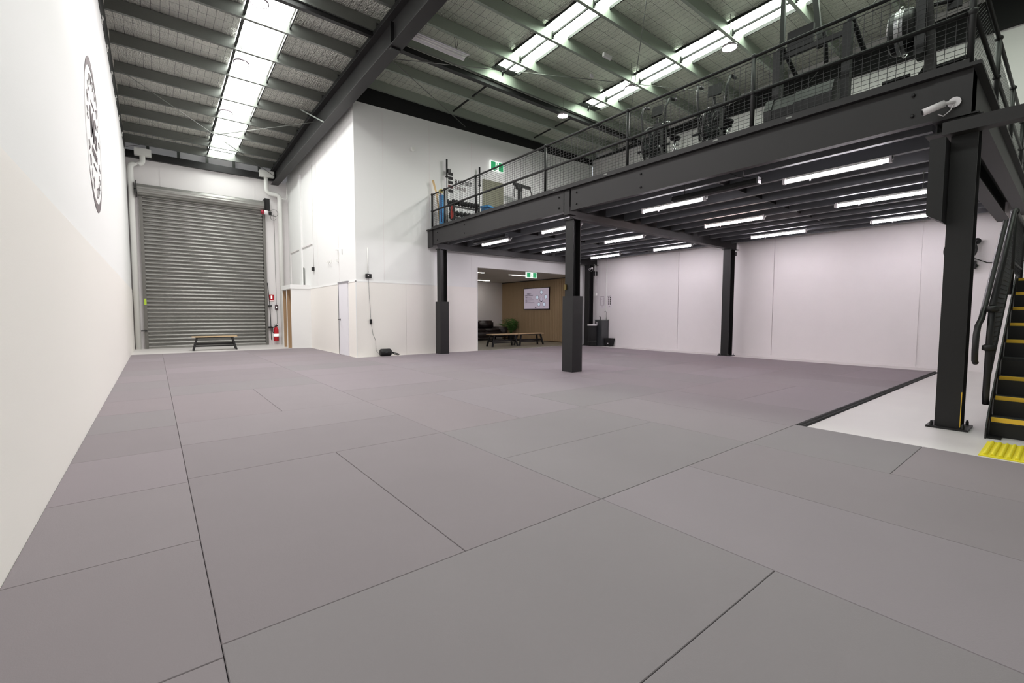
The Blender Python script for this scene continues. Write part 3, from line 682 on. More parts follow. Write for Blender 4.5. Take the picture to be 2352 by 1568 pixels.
# hanging box next to the near column and stair tie beam
bxn = thing('column_duct_box', 'long black box hung high against the broad column', 'box', (6.24, .98, 2.14))
MB().prism([(.882,2.06),(1.0,2.14),(1.0,2.88),(.882,2.88)], 'x', 6.12, 6.40).build('casing', BLACK, bxn)
MB().tube([(6.30,1.03,2.45),(6.28,1.06,2.45),(6.28,1.06,2.62),(6.30,1.03,2.62)], .006, 6).build('handle', GALV, bxn)
tag(MB().box(6.22, 6.36, -3.6, .93, 2.93, 3.05).build('tie_beam', BLACKB), 'flat charcoal tie beam running past the broad column top', 'beam')

# security cameras
def seccam(label, c, d, s=1.0, base=None):
    t = thing('security_camera', label, 'camera', c); c = Vector(c); d = Vector(d).normalized()
    MB().tube([c-d*.0*s, c+d*.17*s], .034*s, 14).build('barrel', CAMW, t)
    MB().tube([c+d*.17*s, c+d*.175*s], .026*s, 14).build('lens', DARK, t)
    if base:
        b = Vector(base[0]); n_ = Vector(base[1])
        MB().tube([b, b+n_*.02*s], .05*s, 16).build('mount', CAMW, t)
        MB().tube([b+n_*.02*s, c], .016*s, 8).build('arm', CAMW, t)
        MB().tube([b+n_*.03*s+Vector((0,0,-.02)), b+n_*.05*s+Vector((0,.02,-.08)), b+n_*.05*s+Vector((0,.07,-.12)), b+n_*.05*s+Vector((0,.11,-.09))], .005*s, 6).build('cable', CAMW, t)
    return t
seccam('white bullet security camera at the mezzanine corner above the broad column', (6.20,.92,3.23), (-.35,1,-.35), 1.0, ((6.285,.86,3.24),(-1,0,0)))
MB()
seccam('small white security camera on top of the corner column', (12.78,11.38,2.85), (-1,-.5,-.3), .9, ((12.9,11.42,2.88),(0,-1,0)))

# tube lights under the deck
def batten(x, y, L_, label, warm=False):
    t = thing('batten_light', label, 'light', (x, y, 3.14), 'tube lights under the mezzanine')
    MB().box(-.05,.05,-L_/2,L_/2,-.03,.0).box(.03,.075,-L_/2+.12,L_/2+.04,-.06,-.0).build('base', PIPE, t, True)
    MB().tube([(-.03,-L_/2+.03,-.055),(-.03,L_/2-.03,-.055)], .021, 12).build('tube', TUBEW if warm else TUBE, t, True)
    MB().box(-.06,0,-L_/2-.0,-L_/2+.03,-.085,-.0).build('end_holder', CAMW, t, True); MB().box(-.06,0,L_/2-.03,L_/2,-.085,-.0).build('end_holder', CAMW, t, True)
    MB().box(-.005,.005,L_/2-.35,L_/2-.33,-.1,-.03).build('clip', BLACK, t, True)
    return t
rows = [(7.36, 'in the row next to the mezzanine edge'), (9.66, 'in the middle row'), (11.92, 'in the row next to the long white wall')]
cols = [(2.17, 'nearest the stairs'), (4.62, 'second from the stairs'), (7.45, 'past the middle column'), (9.95, 'nearest the lobby opening')]
for xi, (x, rn) in enumerate(rows):
    for yi, (y, cn) in enumerate(cols):
        batten(x, y, 1.25, 'tube light %s, %s' % (rn, cn), warm=(xi == 1 and yi == 1))
# black radiant strips
def strip(x, y0, y1, label, dz=0):
    t = thing('radiant_strip', label, 'heater', (x, (y0+y1)/2, 3.0))
    n0 = len(bpy.data.objects)
    MB().prism([(x-.05,3.0),(x-.06,2.96),(x+.06,2.96),(x+.05,3.0),(x+.03,3.03),(x-.03,3.03)], 'y', y0, y1).build('body', RUBBER, t)
    for yy in (y0-.02, y1): MB().box(x-.05,x+.05,yy,yy+.02,2.955,3.04).build('end_cap', GREYP, t)
    for yy in (y0+.2, y1-.2): MB().tube([(x,yy,3.03),(x,yy,3.41)], .006, 5).build('hanger', BLACK, t)
    MB().tube([(x,y0,3.0),(x-.02,y0-.08,3.0),(x-.04,y0+.25,3.1),(x-.1,y0+.35,3.16)], .005, 5).build('cable', RUBBER, t)
    return t
strip(6.62, 2.85, 4.15, 'black radiant strip slung under the joists between broad and middle columns')
s2_ = strip(6.95, 9.0, 10.4, 'black radiant strip slung under the joists by the lobby opening')
for c_2 in kids(s2_):
    if c_2.name.split('.')[0] != 'hanger': c_2.location.z += .12
s2_.location.x += .02

# ---------------------------------------------------------------- guard rail
RX = 6.38
gr = thing('guard_rail', 'black tubular guard rail with square wire mesh along the mezzanine front', 'railing', (RX, 6, DK))
PYS = [.78, 2.85, 4.89, 6.94, 9.49, 11.02, 11.74]
def post(gr, x, y):
    MB().tube([(x,y,DK-.0),(x,y,DK+1.02)], .027, 12).build('post', BLACK, gr)
    MB().ball((x,y,DK+1.0), .04, 12, 7).build('ball_joint', BLACK, gr); MB().ball((x,y,DK+.53), .04, 12, 7).build('ball_joint', BLACK, gr)
for y in PYS: post(gr, RX, y)
for z in (1.0, .53): MB().tube([(RX,PYS[0],DK+z),(RX,PYS[-1],DK+z)], .021, 12).build('rail', BLACK, gr)
MB().box(RX-.03,RX-.024,PYS[0],PYS[-1],DK,DK+.085).build('toe_board', BLACKB, gr)
WIRE = mat('wire_black', (40,40,41), .5)
for a, b in zip(PYS, PYS[1:]):
    o = MB(); y = a+.05
    o.box(RX+.022,RX+.03,a+.03,b-.03,DK+.02,DK+.028).box(RX+.022,RX+.03,a+.03,b-.03,DK+.955,DK+.963)
    n_ = max(2, round((b-a-.08)/.076))
    for k in range(n_+1):
        y = a+.04+(b-a-.08)*k/n_; o.box(RX+.022,RX+.0255,y-.0024,y+.0024,DK+.02,DK+.96)
    for k in range(20):
        z = DK+.03+.0488*k; o.box(RX+.0255,RX+.029,a+.03,b-.03,z-.0022,z+.0022)
    o.build('wire_mesh', WIRE, gr)
for y in (5.3, 3.3, 2.35, 8.2, 6.6): MB().box(RX-.034,RX-.03,y,y+.07,DK+.02,DK+.06).build('fixing_plate', GALV, gr)
# expanded mesh panel in a plane; P(u,v) maps to 3D
def expanded(P, U, V, pu=.062, pv=.034, w_=.006, t=.004, clip=None):
    o = MB(); s_ = pv/pu
    k0 = -int(V/pv)-1; k1 = int(U/pu)+2
    for sg in (1, -1):
        for k in range(k0, k1+ (int(V/pv)+2)):
            # line u = u0 + sg*v/s_
            u0 = k*pu if sg == 1 else k*pu
            va, vb = 0.0, V
            ua = u0+sg*va/s_; ub = u0+sg*vb/s_
            pts = []
            # clip to 0..U
            if sg == 1:
                va = max(0, (0-u0)*s_); vb = min(V, (U-u0)*s_)
            else:
                va = max(0, (u0-U)*s_); vb = min(V, u0*s_)
            if vb-va < .004: continue
            A = P(u0+sg*va/s_, va); B = P(u0+sg*vb/s_, vb)
            o.bar(A, B, t, w_, clip or (0,0,1))
    return o
er = thing('end_guard_rail', 'black tubular guard rail with expanded mesh across the stair end of the mezzanine', 'railing', (9.3, .76, DK))
EY_ = .77; EX = [8.33, 10.28, 12.2, 13.28]
for x in EX: 
    post(er, x, EY_)
for z in (1.0, .53): MB().tube([(RX,EY_,DK+z),(EX[-1],EY_,DK+z)], .021, 12).build('rail', BLACK, er)
MB().box(RX,EX[-1],EY_-.03,EY_-.024,DK,DK+.085).build('toe_board', BLACKB, er)
xs_ = [RX+.03]+EX
for a, b in zip(xs_, xs_[1:]):
    expanded(lambda u_, v_: (a+.03+u_, EY_+.026, DK+.02+v_), b-a-.06, .94, .076, .046, .002, .0035, (0,1,0)).build('expanded_mesh', WIRE, er)

# ---------------------------------------------------------------- staircase
ST0, RUN, RISE, NST = 6.29, .25, .1800, 9
SYL, SYR = .49, -.55
stc = thing('staircase', 'black steel staircase with yellow nosings rising beside the broad column', 'staircase', (8.5, 0, FZ))
def nz(i): return FZ+RISE*(i+1), ST0+RUN*i
TREAD = mat('checker_tread', (34,34,36), .5, bump=.4, bscale=160)
for i in range(NST-1):
    z, x = nz(i)
    tr = MB().box(x, x+RUN+.03, SYR, SYL-.012, z-.03, z).box(x+.0, x+.004, SYR, SYL-.012, z-.05, z-.03)
    to = tr.build('tread', TREAD, stc)
    MB().box(x+.22, x+.225, SYR, SYL-.012, z, z+RISE-.03).build('riser', DARK, stc)
    if i != 3: MB().box(x-.004, x+.035, SYR+.04, SYL-.02, z-.036, z+.004).build('nosing', YEL, to)
MB().box(ST0+.01, ST0+.015, SYR, SYL-.012, FZ, FZ+RISE-.03).build('riser', DARK, stc)
def stringer(y):
    z0, x0 = nz(0); z1, x1 = nz(NST-1)
    return MB().prism([(x0-.16,FZ),(x0+.22,FZ),(x1+.2,z1-.26),(x1+.2,z1+.04),(x1-.05,z1+.04),(x0-.05,z0+.04),(x0-.16,z0-.08)], 'y', y-.006, y+.006)
stringer(SYL).build('stringer', BLACK, stc); stringer(SYR-.006).build('stringer', BLACK, stc)
MB().box(6.16,6.34,SYL-.1,SYL-.006,FZ,FZ+.012).build('foot_plate', BLACK, stc)
z1, x1 = nz(NST-1)
MB().box(x1, x1+1.25, SYR, SYL, z1-.04, z1).build('landing', TREAD, stc)
MB().box(x1-.004, x1+.035, SYR+.04, SYL-.02, z1-.036, z1+.004).build('nosing', YEL, stc)
MB().box(x1, x1+1.25, SYL, SYL+.012, z1-.24, z1+.02).box(x1+1.24, x1+1.252, SYR-1.1, SYL, z1-.24, z1+.02).box(x1, x1+1.25, SYR-1.1, SYR, z1-.04, z1).build('landing_frame', BLACK, stc)
for px_, py_ in ((x1+1.15,SYL-.1),(x1+1.15,SYR-1.1),(x1+.05,SYR-.2)): MB().box(px_,px_+.08,py_,py_+.08,FZ,z1-.04).build('landing_post', BLACK, stc)
# upper flight doubling back beside the lower one, outside the frame
for i in range(10):
    zz = z1+RISE*(i+1); xx = x1-RUN*i
    MB().box(xx-RUN-.03, xx, SYR-1.1, SYR-.06, zz-.03, zz).build('tread', TREAD, stc)
MB().prism([(x1+.1,z1-.25),(x1+.1,z1+.05),(x1-2.5,z1+1.97),(x1-2.7,z1+1.97),(x1-2.7,z1+1.75)], 'y', SYR-.06, SYR-.048).build('stringer', BLACK, stc)
sr = thing('stair_rail', 'black stair handrail with mesh infill and a curled lower end', 'railing', (6.5, SYL+.04, .3))
slope = RISE/RUN
RYL = SYL+.035
xr0 = 6.42
def rz_(x, h): return FZ+RISE+slope*(x-ST0)+h
xe = 8.06
zc = 1.22+slope*(xe-xr0-.02)
MB().tube([(xr0,RYL,.26),(xr0-.03,RYL+.0,.36),(xr0-.03,RYL,.9),(xr0+.02,RYL,1.22)], .026, 12).build('post', BLACK, sr)
for z in (.82,): MB().lathe([(.034,-.03),(.05,-.02),(.05,.02),(.034,.03)], (xr0-.03,RYL,z), 'z', 14).build('collar', BLACK, sr)
MB().tube([(xr0+.02,RYL,1.22),(xe-.05,RYL,zc-.035),(xe+.05,RYL,zc+.0),(9.5,RYL,zc)], .026, 12).build('top_rail', BLACK, sr)
MB().lathe([(.03,-.03),(.05,-.02),(.05,.02),(.03,.03)], (xr0+.02,RYL,1.2), 'z', 14).build('collar', BLACK, sr)
MB().tube([(xr0-.0,RYL,.46),(xe+.2,RYL,.46+slope*(xe+.2-xr0)),(9.5,RYL,.46+slope*(xe+.2-xr0))], .017, 10).build('bottom_rail', BLACK, sr)
MB().tube([(6.22,RYL+.07,.68),(6.17,RYL+.07,.70),(6.14,RYL+.07,.80),(6.16,RYL+.07,.95),(6.24,RYL+.07,1.04),(6.36,RYL+.06,1.10),(xe-.1,RYL+.06,1.10+slope*(xe-6.46))], .024, 12).build('handrail', BLACK, sr)
for x in (8.15, 9.5):
    MB().tube([(x,RYL,z1-.2),(x,RYL,zc)], .024, 10).build('post', BLACK, sr)
    MB().ball((x,RYL,zc), .042).build('ball_joint', BLACK, sr)
expanded(lambda u_, v_: (8.2+u_, RYL, z1+.08+v_), 1.25, .74, .06, .045, .006, .004, (0,1,0)).build('expanded_mesh', WIRE, sr)
A0 = Vector((xr0+.06, RYL, .52)); du = Vector((1,0,slope)); Ls = xe-xr0-.1
expanded(lambda u_, v_: A0+du*u_+Vector((0,0,v_)), Ls, .66, .07, .05, .0045, .004, (0,1,0)).build('expanded_mesh', WIRE, sr)
sr2 = thing('stair_rail', 'black rail with wire mesh on the outer side of the stairs', 'railing', (8.5, SYR, .3))
MB().tube([(6.5,SYR-.03,.3),(6.5,SYR-.03,1.3),(xe,SYR-.03,1.3+slope*(xe-6.5))], .024, 12).build('top_rail', BLACK, sr2)
for x in (7.3,xe): z = rz_(x,.0); MB().tube([(x,SYR-.03,z),(x,SYR-.03,z+1.0)], .024, 10).build('post', BLACK, sr2)
MB().tube([(6.5,SYR-.03,.8),(xe,SYR-.03,.8+slope*(xe-6.5))], .02, 10).build('middle_rail', BLACK, sr2)
sr3 = thing('landing_rail', 'black mesh rail across the far side of the stair landing', 'railing', (9.5, 0, z1))
for zz in (1.0,.55): MB().tube([(9.53,SYR-1.1,z1+zz),(9.53,SYL-.02,z1+zz)], .02, 10).build('rail', BLACK, sr3)
for yy in (SYR-1.1, SYR+.1, SYL-.04): MB().tube([(9.53,yy,z1),(9.53,yy,z1+1.0)], .022, 10).build('post', BLACK, sr3)
# tactile paver
tp = thing('tactile_tile', 'bright yellow ridged tactile tile at the foot of the stairs', 'tile', (5.6, .1, FZ))
MB().box(5.34,5.98,-.48,.46,FZ,FZ+.008).build('plate', TACT, tp)
q0 = MB().tube([(5.37+.0725*0.5*k, .425, FZ+.010+(.005 if k % 2 else 0)) for k in range(17)], .013, 8).build('ridge', TACT, tp)
for k in range(1, 21): inst(q0, 'ridge', (0,-.045*k,0), tp)

# wall fan
wf = thing('wall_fan', 'black wall-mounted fan with a wire cage behind the broad column', 'fan', (XR-.2, 1.5, 2.2))
for r in (.05,.10,.15,.20): MB().torus((XR-.38,1.57,2.48), r, .006, 'x', 28, 5).build('cage_ring', BLACK, wf)
MB().torus((XR-.30,1.57,2.48), .235, .02, 'x', 32, 8).build('rim', BLACK, wf)
o = MB()
for k in range(16):
    a = 2*PI*k/16; o.tube([(XR-.40,1.57+.04*math.cos(a),2.48+.04*math.sin(a)),(XR-.38,1.57+.17*math.cos(a),2.48+.17*math.sin(a)),(XR-.30,1.57+.235*math.cos(a),2.48+.235*math.sin(a)),(XR-.22,1.57+.17*math.cos(a),2.48+.17*math.sin(a))], .004, 4)
o.build('cage_wires', BLACK, wf)
for k in range(3):
    a = 2*PI*k/3; bl = MB()
    vs = []
    for rr, ww in ((.05,.03),(.14,.08),(.19,.09)):
        for s_ in (-1,1):
            aa = a+s_*ww/rr*.6; vs.append((XR-.32+s_*.02, 1.57+rr*math.cos(aa), 2.48+rr*math.sin(aa)))
    bl.add(vs, [(0,1,3,2),(2,3,5,4)]); bl.build('blade', GREYP, wf)
MB().lathe([(0,-.05),(.07,-.04),(.08,.0),(.08,.1),(.03,.14),(0,.14)], (XR-.3,1.57,2.48), 'x').build('motor', DARK, wf)
MB().lathe([(0,-.04),(.06,-.03),(.06,.03),(0,.04)], (XR-.12,1.35,2.66), 'x').bar((XR-.12,1.35,2.66),(XR-.25,1.6,2.5),.05,.05).bar((XR-.02,1.35,2.15),(XR-.22,1.57,2.4),.07,.05).box(XR-.14,XR-.0,1.35,1.4,2.1,2.26).build('bracket', DARK, wf)
MB().tube([(XR-.1,1.45,2.35),(XR-.02,1.2,2.22),(XR-.02,.9,2.2),(XR-.02,.6,2.22)], .008, 6).build('cable', RUBBER, wf)

# ---------------------------------------------------------------- corner: bin, cooler, posters
bn = thing('tall_bin', 'tall black round bin with a pale rim below the corner column', 'bin', (12.72, 11.25, FZ))
MB().lathe([(0,0),(.14,0),(.155,.02),(.165,.78),(0,.78)], (12.72,11.2,FZ)).build('body', RUBBER, bn)
MB().lathe([(.165,.76),(.185,.76),(.185,.81),(.15,.82),(0,.82)], (12.72,11.2,FZ)).build('rim', CAMW, bn)
MB().torus((12.72,11.2,.16), .166, .006, 'z').build('band', GREYP, bn)
dc = thing('drink_cooler', 'grey drinking fountain cabinet with two small taps', 'water cooler', (13.08, 11.05, FZ))
MB().prism([(12.93,FZ),(13.32,FZ),(13.32,.93),(12.93,.93)], 'y', 10.93, 11.26).build('cabinet', GREYP, dc)
MB().box(12.92,13.33,10.92,11.27,.93,.96).build('basin_top', GALV, dc)
MB().tube([(13.05,11.1,.96),(13.05,11.1,1.05),(13.0,11.1,1.07)], .012, 8).build('tap', BLACK, dc)
MB().tube([(13.24,10.98,.96),(13.24,10.98,1.24),(13.20,10.98,1.27),(13.14,10.98,1.25)], .009, 8).build('bottle_tap', CHROME, dc)
MB().box(12.926,12.93,11.12,11.2,.82,.85).build('badge', CAMW, dc)
sb = thing('small_bin', 'small black waste bin on the floor against the cooler', 'bin', (13.18, 10.7, FZ))
MB().add([(13.06,10.64,FZ),(13.26,10.64,FZ),(13.26,10.84,FZ),(13.06,10.84,FZ),(13.02,10.6,.27),(13.3,10.6,.27),(13.3,10.88,.27),(13.02,10.88,.27),(13.04,10.62,.27),(13.28,10.62,.27),(13.28,10.86,.27),(13.04,10.86,.27),(13.08,10.66,.0),(13.24,10.66,.0),(13.24,10.82,.0),(13.08,10.82,.0)],
  [(0,3,2,1),(0,1,5,4),(1,2,6,5),(2,3,7,6),(3,0,4,7),(4,5,9,8),(5,6,10,9),(6,7,11,10),(7,4,8,11),(8,9,13,12),(9,10,14,13),(10,11,15,14),(11,8,12,15),(12,13,14,15)]).build('body', RUBBER, sb)
MB().box(13.036,13.042,10.7,10.75,.07,.1).build('badge', CAMW, sb)
PAPER = mat('poster_paper', (234,229,232), .6)
def poster(y0, y1, z0, z1, label, kind):
    t = thing('wall_poster', label, 'poster', (XR-.01, (y0+y1)/2, z0))
    MB().box(XR-.008,XR-.001,y0,y1,z0,z1).build('sheet', PAPER, t)
    o = MB(); x0, x1_ = XR-.0095, XR-.008; H_ = z1-z0; W_ = y1-y0
    o.box(x0,x1_,y0+.2*W_,y1-.15*W_,z1-.035,z1-.025); o.box(x0,x1_,y0+.35*W_,y1-.35*W_,z0+.03,z0+.05)
    if kind:
        for r in range(4):
            for c in (0,1): yc = y0+W_*(.34+.3*c); zc = z1-.09-.075*r; o.box(x0,x1_,yc-.02,yc+.02,zc-.022,zc+.022)
    else:
        for (a_,b_,c_2,d_) in ((.2,.24,.2,.85),(.75,.78,.2,.85),(.2,.78,.2,.215),(.2,.5,.55,.565),(.5,.78,.7,.715)):
            o.box(x0,x1_,y0+W_*a_,y0+W_*b_,z0+H_*c_2,z0+H_*d_)
    o.build('print', INKB if kind else INKG, t)
poster(10.80, 11.05, 1.40, 1.86, 'white poster with two columns of dark figures on the long wall', 1)
poster(11.12, 11.42, 1.40, 1.86, 'white poster with a faint line drawing above the drink cooler', 0)
tag(MB().tube([(13.04,11.7,3.0),(13.04,11.4,3.02),(13.04,11.36,2.9),(13.06,11.36,2.4),(13.1,11.4,1.95)], .012, 8).box(13.05,13.13,11.34,11.42,1.86,1.96).build('white_cable', PIPE), 'white cable with a small junction box beside the corner column', 'cable')

# ---------------------------------------------------------------- lobby
LX = 13.15
struct(MB().box(XP+.14, LX+.1, 17.3, 17.4, FZ, 2.7).build('lobby_back_wall', WHITE2), 'white far wall of the lobby', 'wall')
struct(MB().box(XP+.14, LX+.1, YF+.15, 17.4, 2.65, 2.72).build('lobby_ceiling', mat('lobby_ceiling_paint',(190,186,178),.8)), 'flat lobby ceiling', 'ceiling')
struct(MB().box(XP+.14, XP+.2, YF+.15, 17.4, FZ, 2.7).build('lobby_side_wall', WHITE2), 'white side wall of the lobby', 'wall')
sw_ = sempty('timber_wall', 'timber slatted feature wall of the lobby', 'wall')
MB().box(LX+.012, LX+.1, YF+.15, 17.3, FZ, 2.65).build('backing', mat('slat_gap',(70,52,34),.8), sw_)
n_ = 54; wd = (17.3-YF-.15)/n_
b0 = MB().box(LX-.004, LX+.012, 0, wd-.008, .02, 2.62).build('board', SLAT, sw_); b0.location = (0, YF+.15, 0)
for k in range(1, n_): inst(b0, 'board', (0, wd*k, 0), sw_)
MB().box(LX-.02, LX+.012, YF+.15, 17.3, 2.62, 2.65).build('shadow_strip', BLACK, sw_)
tv = thing('wall_screen', 'lit wall screen showing a diagram of pale circles on the timber wall', 'screen', (LX-.05, 14.78, 1.37))
MB().box(LX-.055, LX-.006, 13.95, 15.62, 1.36, 2.31).build('bezel', mat('bezel',(40,26,34),.3), tv)
MB().box(LX-.058, LX-.055, 13.98, 15.59, 1.39, 2.28).build('display', mat('display_lilac',(160,150,164),.3,emit=.3), tv)
DISC = mat('disc_pale',(186,198,212),.4,emit=.3); DRK = mat('display_dark',(70,62,78),.4,emit=.1)
def tp_(f, g): return 15.59-1.61*f, 2.28-.89*g      # screen fractions to y,z
def disc(o, f, g, r, x):
    y, z = tp_(f, g); n2 = 20; vs = [(x, y, z)]+[(x, y+r*math.cos(2*PI*k/n2), z+r*math.sin(2*PI*k/n2)) for k in range(n2)]
    o.add(vs, [(0,1+k,1+(k+1)%n2) for k in range(n2)])
a_ = MB(); b_ = MB()
for f, g in ((.72,.2),(.55,.44),(.89,.43),(.62,.78),(.83,.78)): disc(b_, f, g, .095, LX-.0590); disc(a_, f, g, .08, LX-.0595)
disc(b_, .72, .55, .11, LX-.0590); b_.build('circle_shadow', DRK, tv); a_.build('circle', DISC, tv)
c_ = MB(); disc(c_, .72, .53, .09, LX-.0595); c_.build('circle_centre', mat('display_mid',(156,150,166),.4,emit=.4), tv)
FT = lambda f, g: frame((LX-.0592,)+tp_(f, g), (0,-1,0), (0,0,1), (-1,0,0))
text('WEEKLY', .075, DRK, FT(.21,.26), 'title', tv, ext=.0003, bold=.002); text('CLASS OVERVIEW', .07, DRK, FT(.21,.335), 'title', tv, ext=.0003, bold=.002)
o = MB()
for k, (w1, w2) in enumerate(((.07,.26),(.08,.28),(.07,.34),(.08,.22),(.06,.38))):
    g = .43+.062*k; y0_, z_ = tp_(.06, g); o.box(LX-.0595,LX-.059,y0_-1.61*w1,y0_,z_-.012,z_+.012); o.box(LX-.0595,LX-.059,y0_-1.61*w2,y0_-1.61*w1,z_-.005,z_+.005)
y0_, z_ = tp_(.49,.94); o.box(LX-.0595,LX-.059,y0_-.04,y0_+.04,z_-.03,z_+.03)
o.build('text_lines', DRK, tv)
# lights and sign
def lob(x0, x1, y, label):
    t = thing('slot_light', label, 'light', ((x0+x1)/2, y, 2.64))
    MB().box(x0-.01,x1+.01,y-.055,y+.055,2.644,2.65).build('frame', CAMW, t); MB().box(x0,x1,y-.045,y+.045,2.639,2.644).build('diffuser', LOBL, t)
lob(10.6, 11.8, 13.48, 'slim ceiling light behind the lobby exit sign'); lob(8.2, 9.42, 13.5, 'slim ceiling light cut by the opening edge, nearer one'); lob(10.6, 11.8, 16.5, 'slim ceiling light deepest in the lobby')
lob(8.2, 9.42, 16.5, 'slim ceiling light deep in the lobby, out of view')
exit_sign('green exit sign hung in the lobby opening', 10.22, 10.66, 2.44, 2.6, 12.05)

def bench(label, loc, rz=0):
    t = thing('wooden_bench', label, 'bench', loc, None, rz)
    L_ = 1.22
    MB().box(-L_/2,L_/2,-.17,.17,.42,.45).build('seat', WOOD, t, True)
    for sx in (-1,1):
        for sy in (-1,1): MB().bar((sx*(L_/2-.14),sy*.11,.42),(sx*(L_/2-.03),sy*.17,.0),.05,.05,(0,1,0)).build('leg', BLACK, t, True)
        MB().bar((sx*(L_/2-.08),-.14,.2),(sx*(L_/2-.08),.14,.2),.035,.05).build('end_rail', BLACK, t, True)
    MB().box(-L_/2+.1,L_/2-.1,-.13,-.10,.39,.42).box(-L_/2+.1,L_/2-.1,.10,.13,.39,.42).build('apron', BLACK, t, True)
    MB().box(-L_/2+.08,L_/2-.08,-.03,.03,.17,.23).box(-L_/2+.06,L_/2-.06,-.14,-.11,.12,.16).build('stretcher', BLACK, t, True)
    return t
bb = bench('wooden-topped black bench in front of the roller shutter', (1.5, 17.3, FZ), math.radians(-2))
dup(bb, (9.86, 12.95, -.012), 'wooden-topped black bench in the lobby, nearer the sofa', math.radians(1))
dup(bb, (11.12, 12.95, -.012), 'wooden-topped black bench in the lobby, nearer the timber wall', math.radians(-1))
so = thing('leather_sofa', 'dark leather sofa at the far side of the lobby', 'sofa', (11.6, 16.7, -.012))
def cush(x0,x1,y0,y1,z0,z1,name,b=.05):
    o = MB(); import bmesh
    x = o.box(x0,x1,y0,y1,z0,z1).build(name, SOFA, so)
    bm = bmesh.new(); bm.from_mesh(x.data); bmesh.ops.bevel(bm, geom=bm.edges[:], offset=b, segments=3, affect='EDGES'); bm.to_mesh(x.data); bm.free()
    for p_ in x.data.polygons: p_.use_smooth = True
cush(10.5,12.62,16.25,17.15,.12,.40,'base'); cush(12.32,12.66,16.2,17.15,.12,.58,'armrest'); cush(10.4,10.72,16.2,17.15,.12,.58,'armrest')
cush(10.74,11.5,16.24,16.95,.38,.50,'seat_cushion'); cush(11.52,12.3,16.24,16.95,.38,.50,'seat_cushion')
cush(10.76,11.5,16.75,17.15,.45,.86,'back_cushion',.08); cush(11.52,12.28,16.75,17.15,.45,.86,'back_cushion',.08)
for x in (10.5,12.55):
    for y in (16.3,17.05): MB().box(x,x+.05,y,y+.05,-.012,.12).build('foot', BLACK, so)
pl = thing('potted_palm', 'green potted palm between the sofa and the timber wall', 'plant', (12.84, 16.55, -.012))
MB().lathe([(0,0),(.13,0),(.17,.3),(.15,.3),(.14,.26),(0,.26)], (12.86,16.25,-.012)).build('pot', RUBBER, pl)
rl = random.Random(5)
for k in range(20):
    a = rl.uniform(0,2*PI); tilt = rl.uniform(.15,.95); L_ = rl.uniform(.6,.82); o = MB(); base = Vector((12.86,16.25,.25)); pts = []
    for j in range(8):
        t = j/7; r = L_*t*tilt; pts.append(base+Vector((math.cos(a)*r, math.sin(a)*r, L_*t*(1.08-.42*t*tilt*1.3))))
    for p_ in pts: p_.x = min(p_.x, LX-.04)
    o.tube(pts, .006, 4)
    for j in range(2, 8):
        d = (pts[j]-pts[j-1]).normalized(); s_ = d.cross(Vector((0,0,1))).normalized(); ll = .2*math.sin(PI*(j-1)/8)+.05
        for sg in (-1,1):
            q1 = pts[j]+s_*sg*ll+d*ll*.6+Vector((0,0,-.04)); q1.x = min(q1.x, LX-.02); o.add([pts[j]-d*.018, q1, pts[j]+d*.026], [(0,1,2)])
    o.build('frond', LEAF, pl)

# ---------------------------------------------------------------- high bay lamps
def bay(x, y, z, label, r=.15):
    t = thing('high_bay_lamp', label, 'lamp', (x, y, z), 'round lamps hung under the roof strips')
    MB().lathe([(.0,.10),(.05,.10),(.07,.07),(r*.75,.05),(r,.03),(r+.008,0),(r,-.012),(r-.012,-.006)], (x,y,z), 'z', 28).build('housing', mat('lamp_rim',(120,108,116),.4), t)
    MB().lathe([(r-.013,-.004),(0,-.004)], (x,y,z), 'z', 28).build('lens', BAYL, t)
    MB().tube([(x,y,z+.1),(x,y,z+.22),(x+.02,y,z+.30),(x,y,z+.36),(x,y,zp(y)+.0)], .005, 6).build('hook', GALV, t)
bay(1.62, 9.15, 6.55, 'round lamp in the shutter bay, cut by the photo top'); bay(1.68, 11.65, 6.6, 'round lamp in the middle of the shutter bay row'); bay(1.72, 14.7, 6.6, 'round lamp in the shutter bay closest to the shutter')
bay(1.62, 6.4, 6.5, 'added round lamp in the shutter bay, unseen above the frame'); bay(9.0, 9.09, 6.6, 'round lamp glowing below the foil near the front wall'); bay(9.22, 7.0, 6.6, 'round lamp under the roof strip nearest the glowing lone lamp'); bay(9.45, 4.72, 6.62, 'round lamp under the roof strip above the first air bike')  # first one is an unseen extra, added to brighten the near floor
ft = thing('reflector_light', 'long white twin tube reflector light hung beside the rafter', 'light', (4.9, 8.6, 6.75))
LR = mat('reflector_white', (214,212,216), .35)
fa, fb = Vector((4.25,8.72,6.83)), Vector((5.62,8.66,6.83))
MB().prism([(8.56,6.80),(8.62,6.86),(8.78,6.86),(8.84,6.80),(8.82,6.80),(8.77,6.845),(8.63,6.845),(8.58,6.80)], 'x', 4.16, 5.62).build('reflector', LR, ft)
MB().tube([(4.2,8.66,6.82),(5.58,8.66,6.82)], .013, 8).tube([(4.2,8.74,6.82),(5.58,8.74,6.82)], .013, 8).build('tube', PIPE, ft)
for x in (4.4,5.35): MB().tube([(x,8.7,6.86),(x-.05,8.7,7.13)], .005, 5).tube([(x,8.7,6.86),(x+.05,8.7,7.13)], .005, 5).build('chain', BLACK, ft)
tag(MB().box(8.35,8.62,7.1,7.16,zp(8.6)-.02,zp(8.6)+.06).box(8.8,8.9,7.9,7.95,zp(8.6)-.02,zp(8.6)+.05).build('junction_box', CAMW), 'small white junction box on the purlin near the roof strip', 'box')

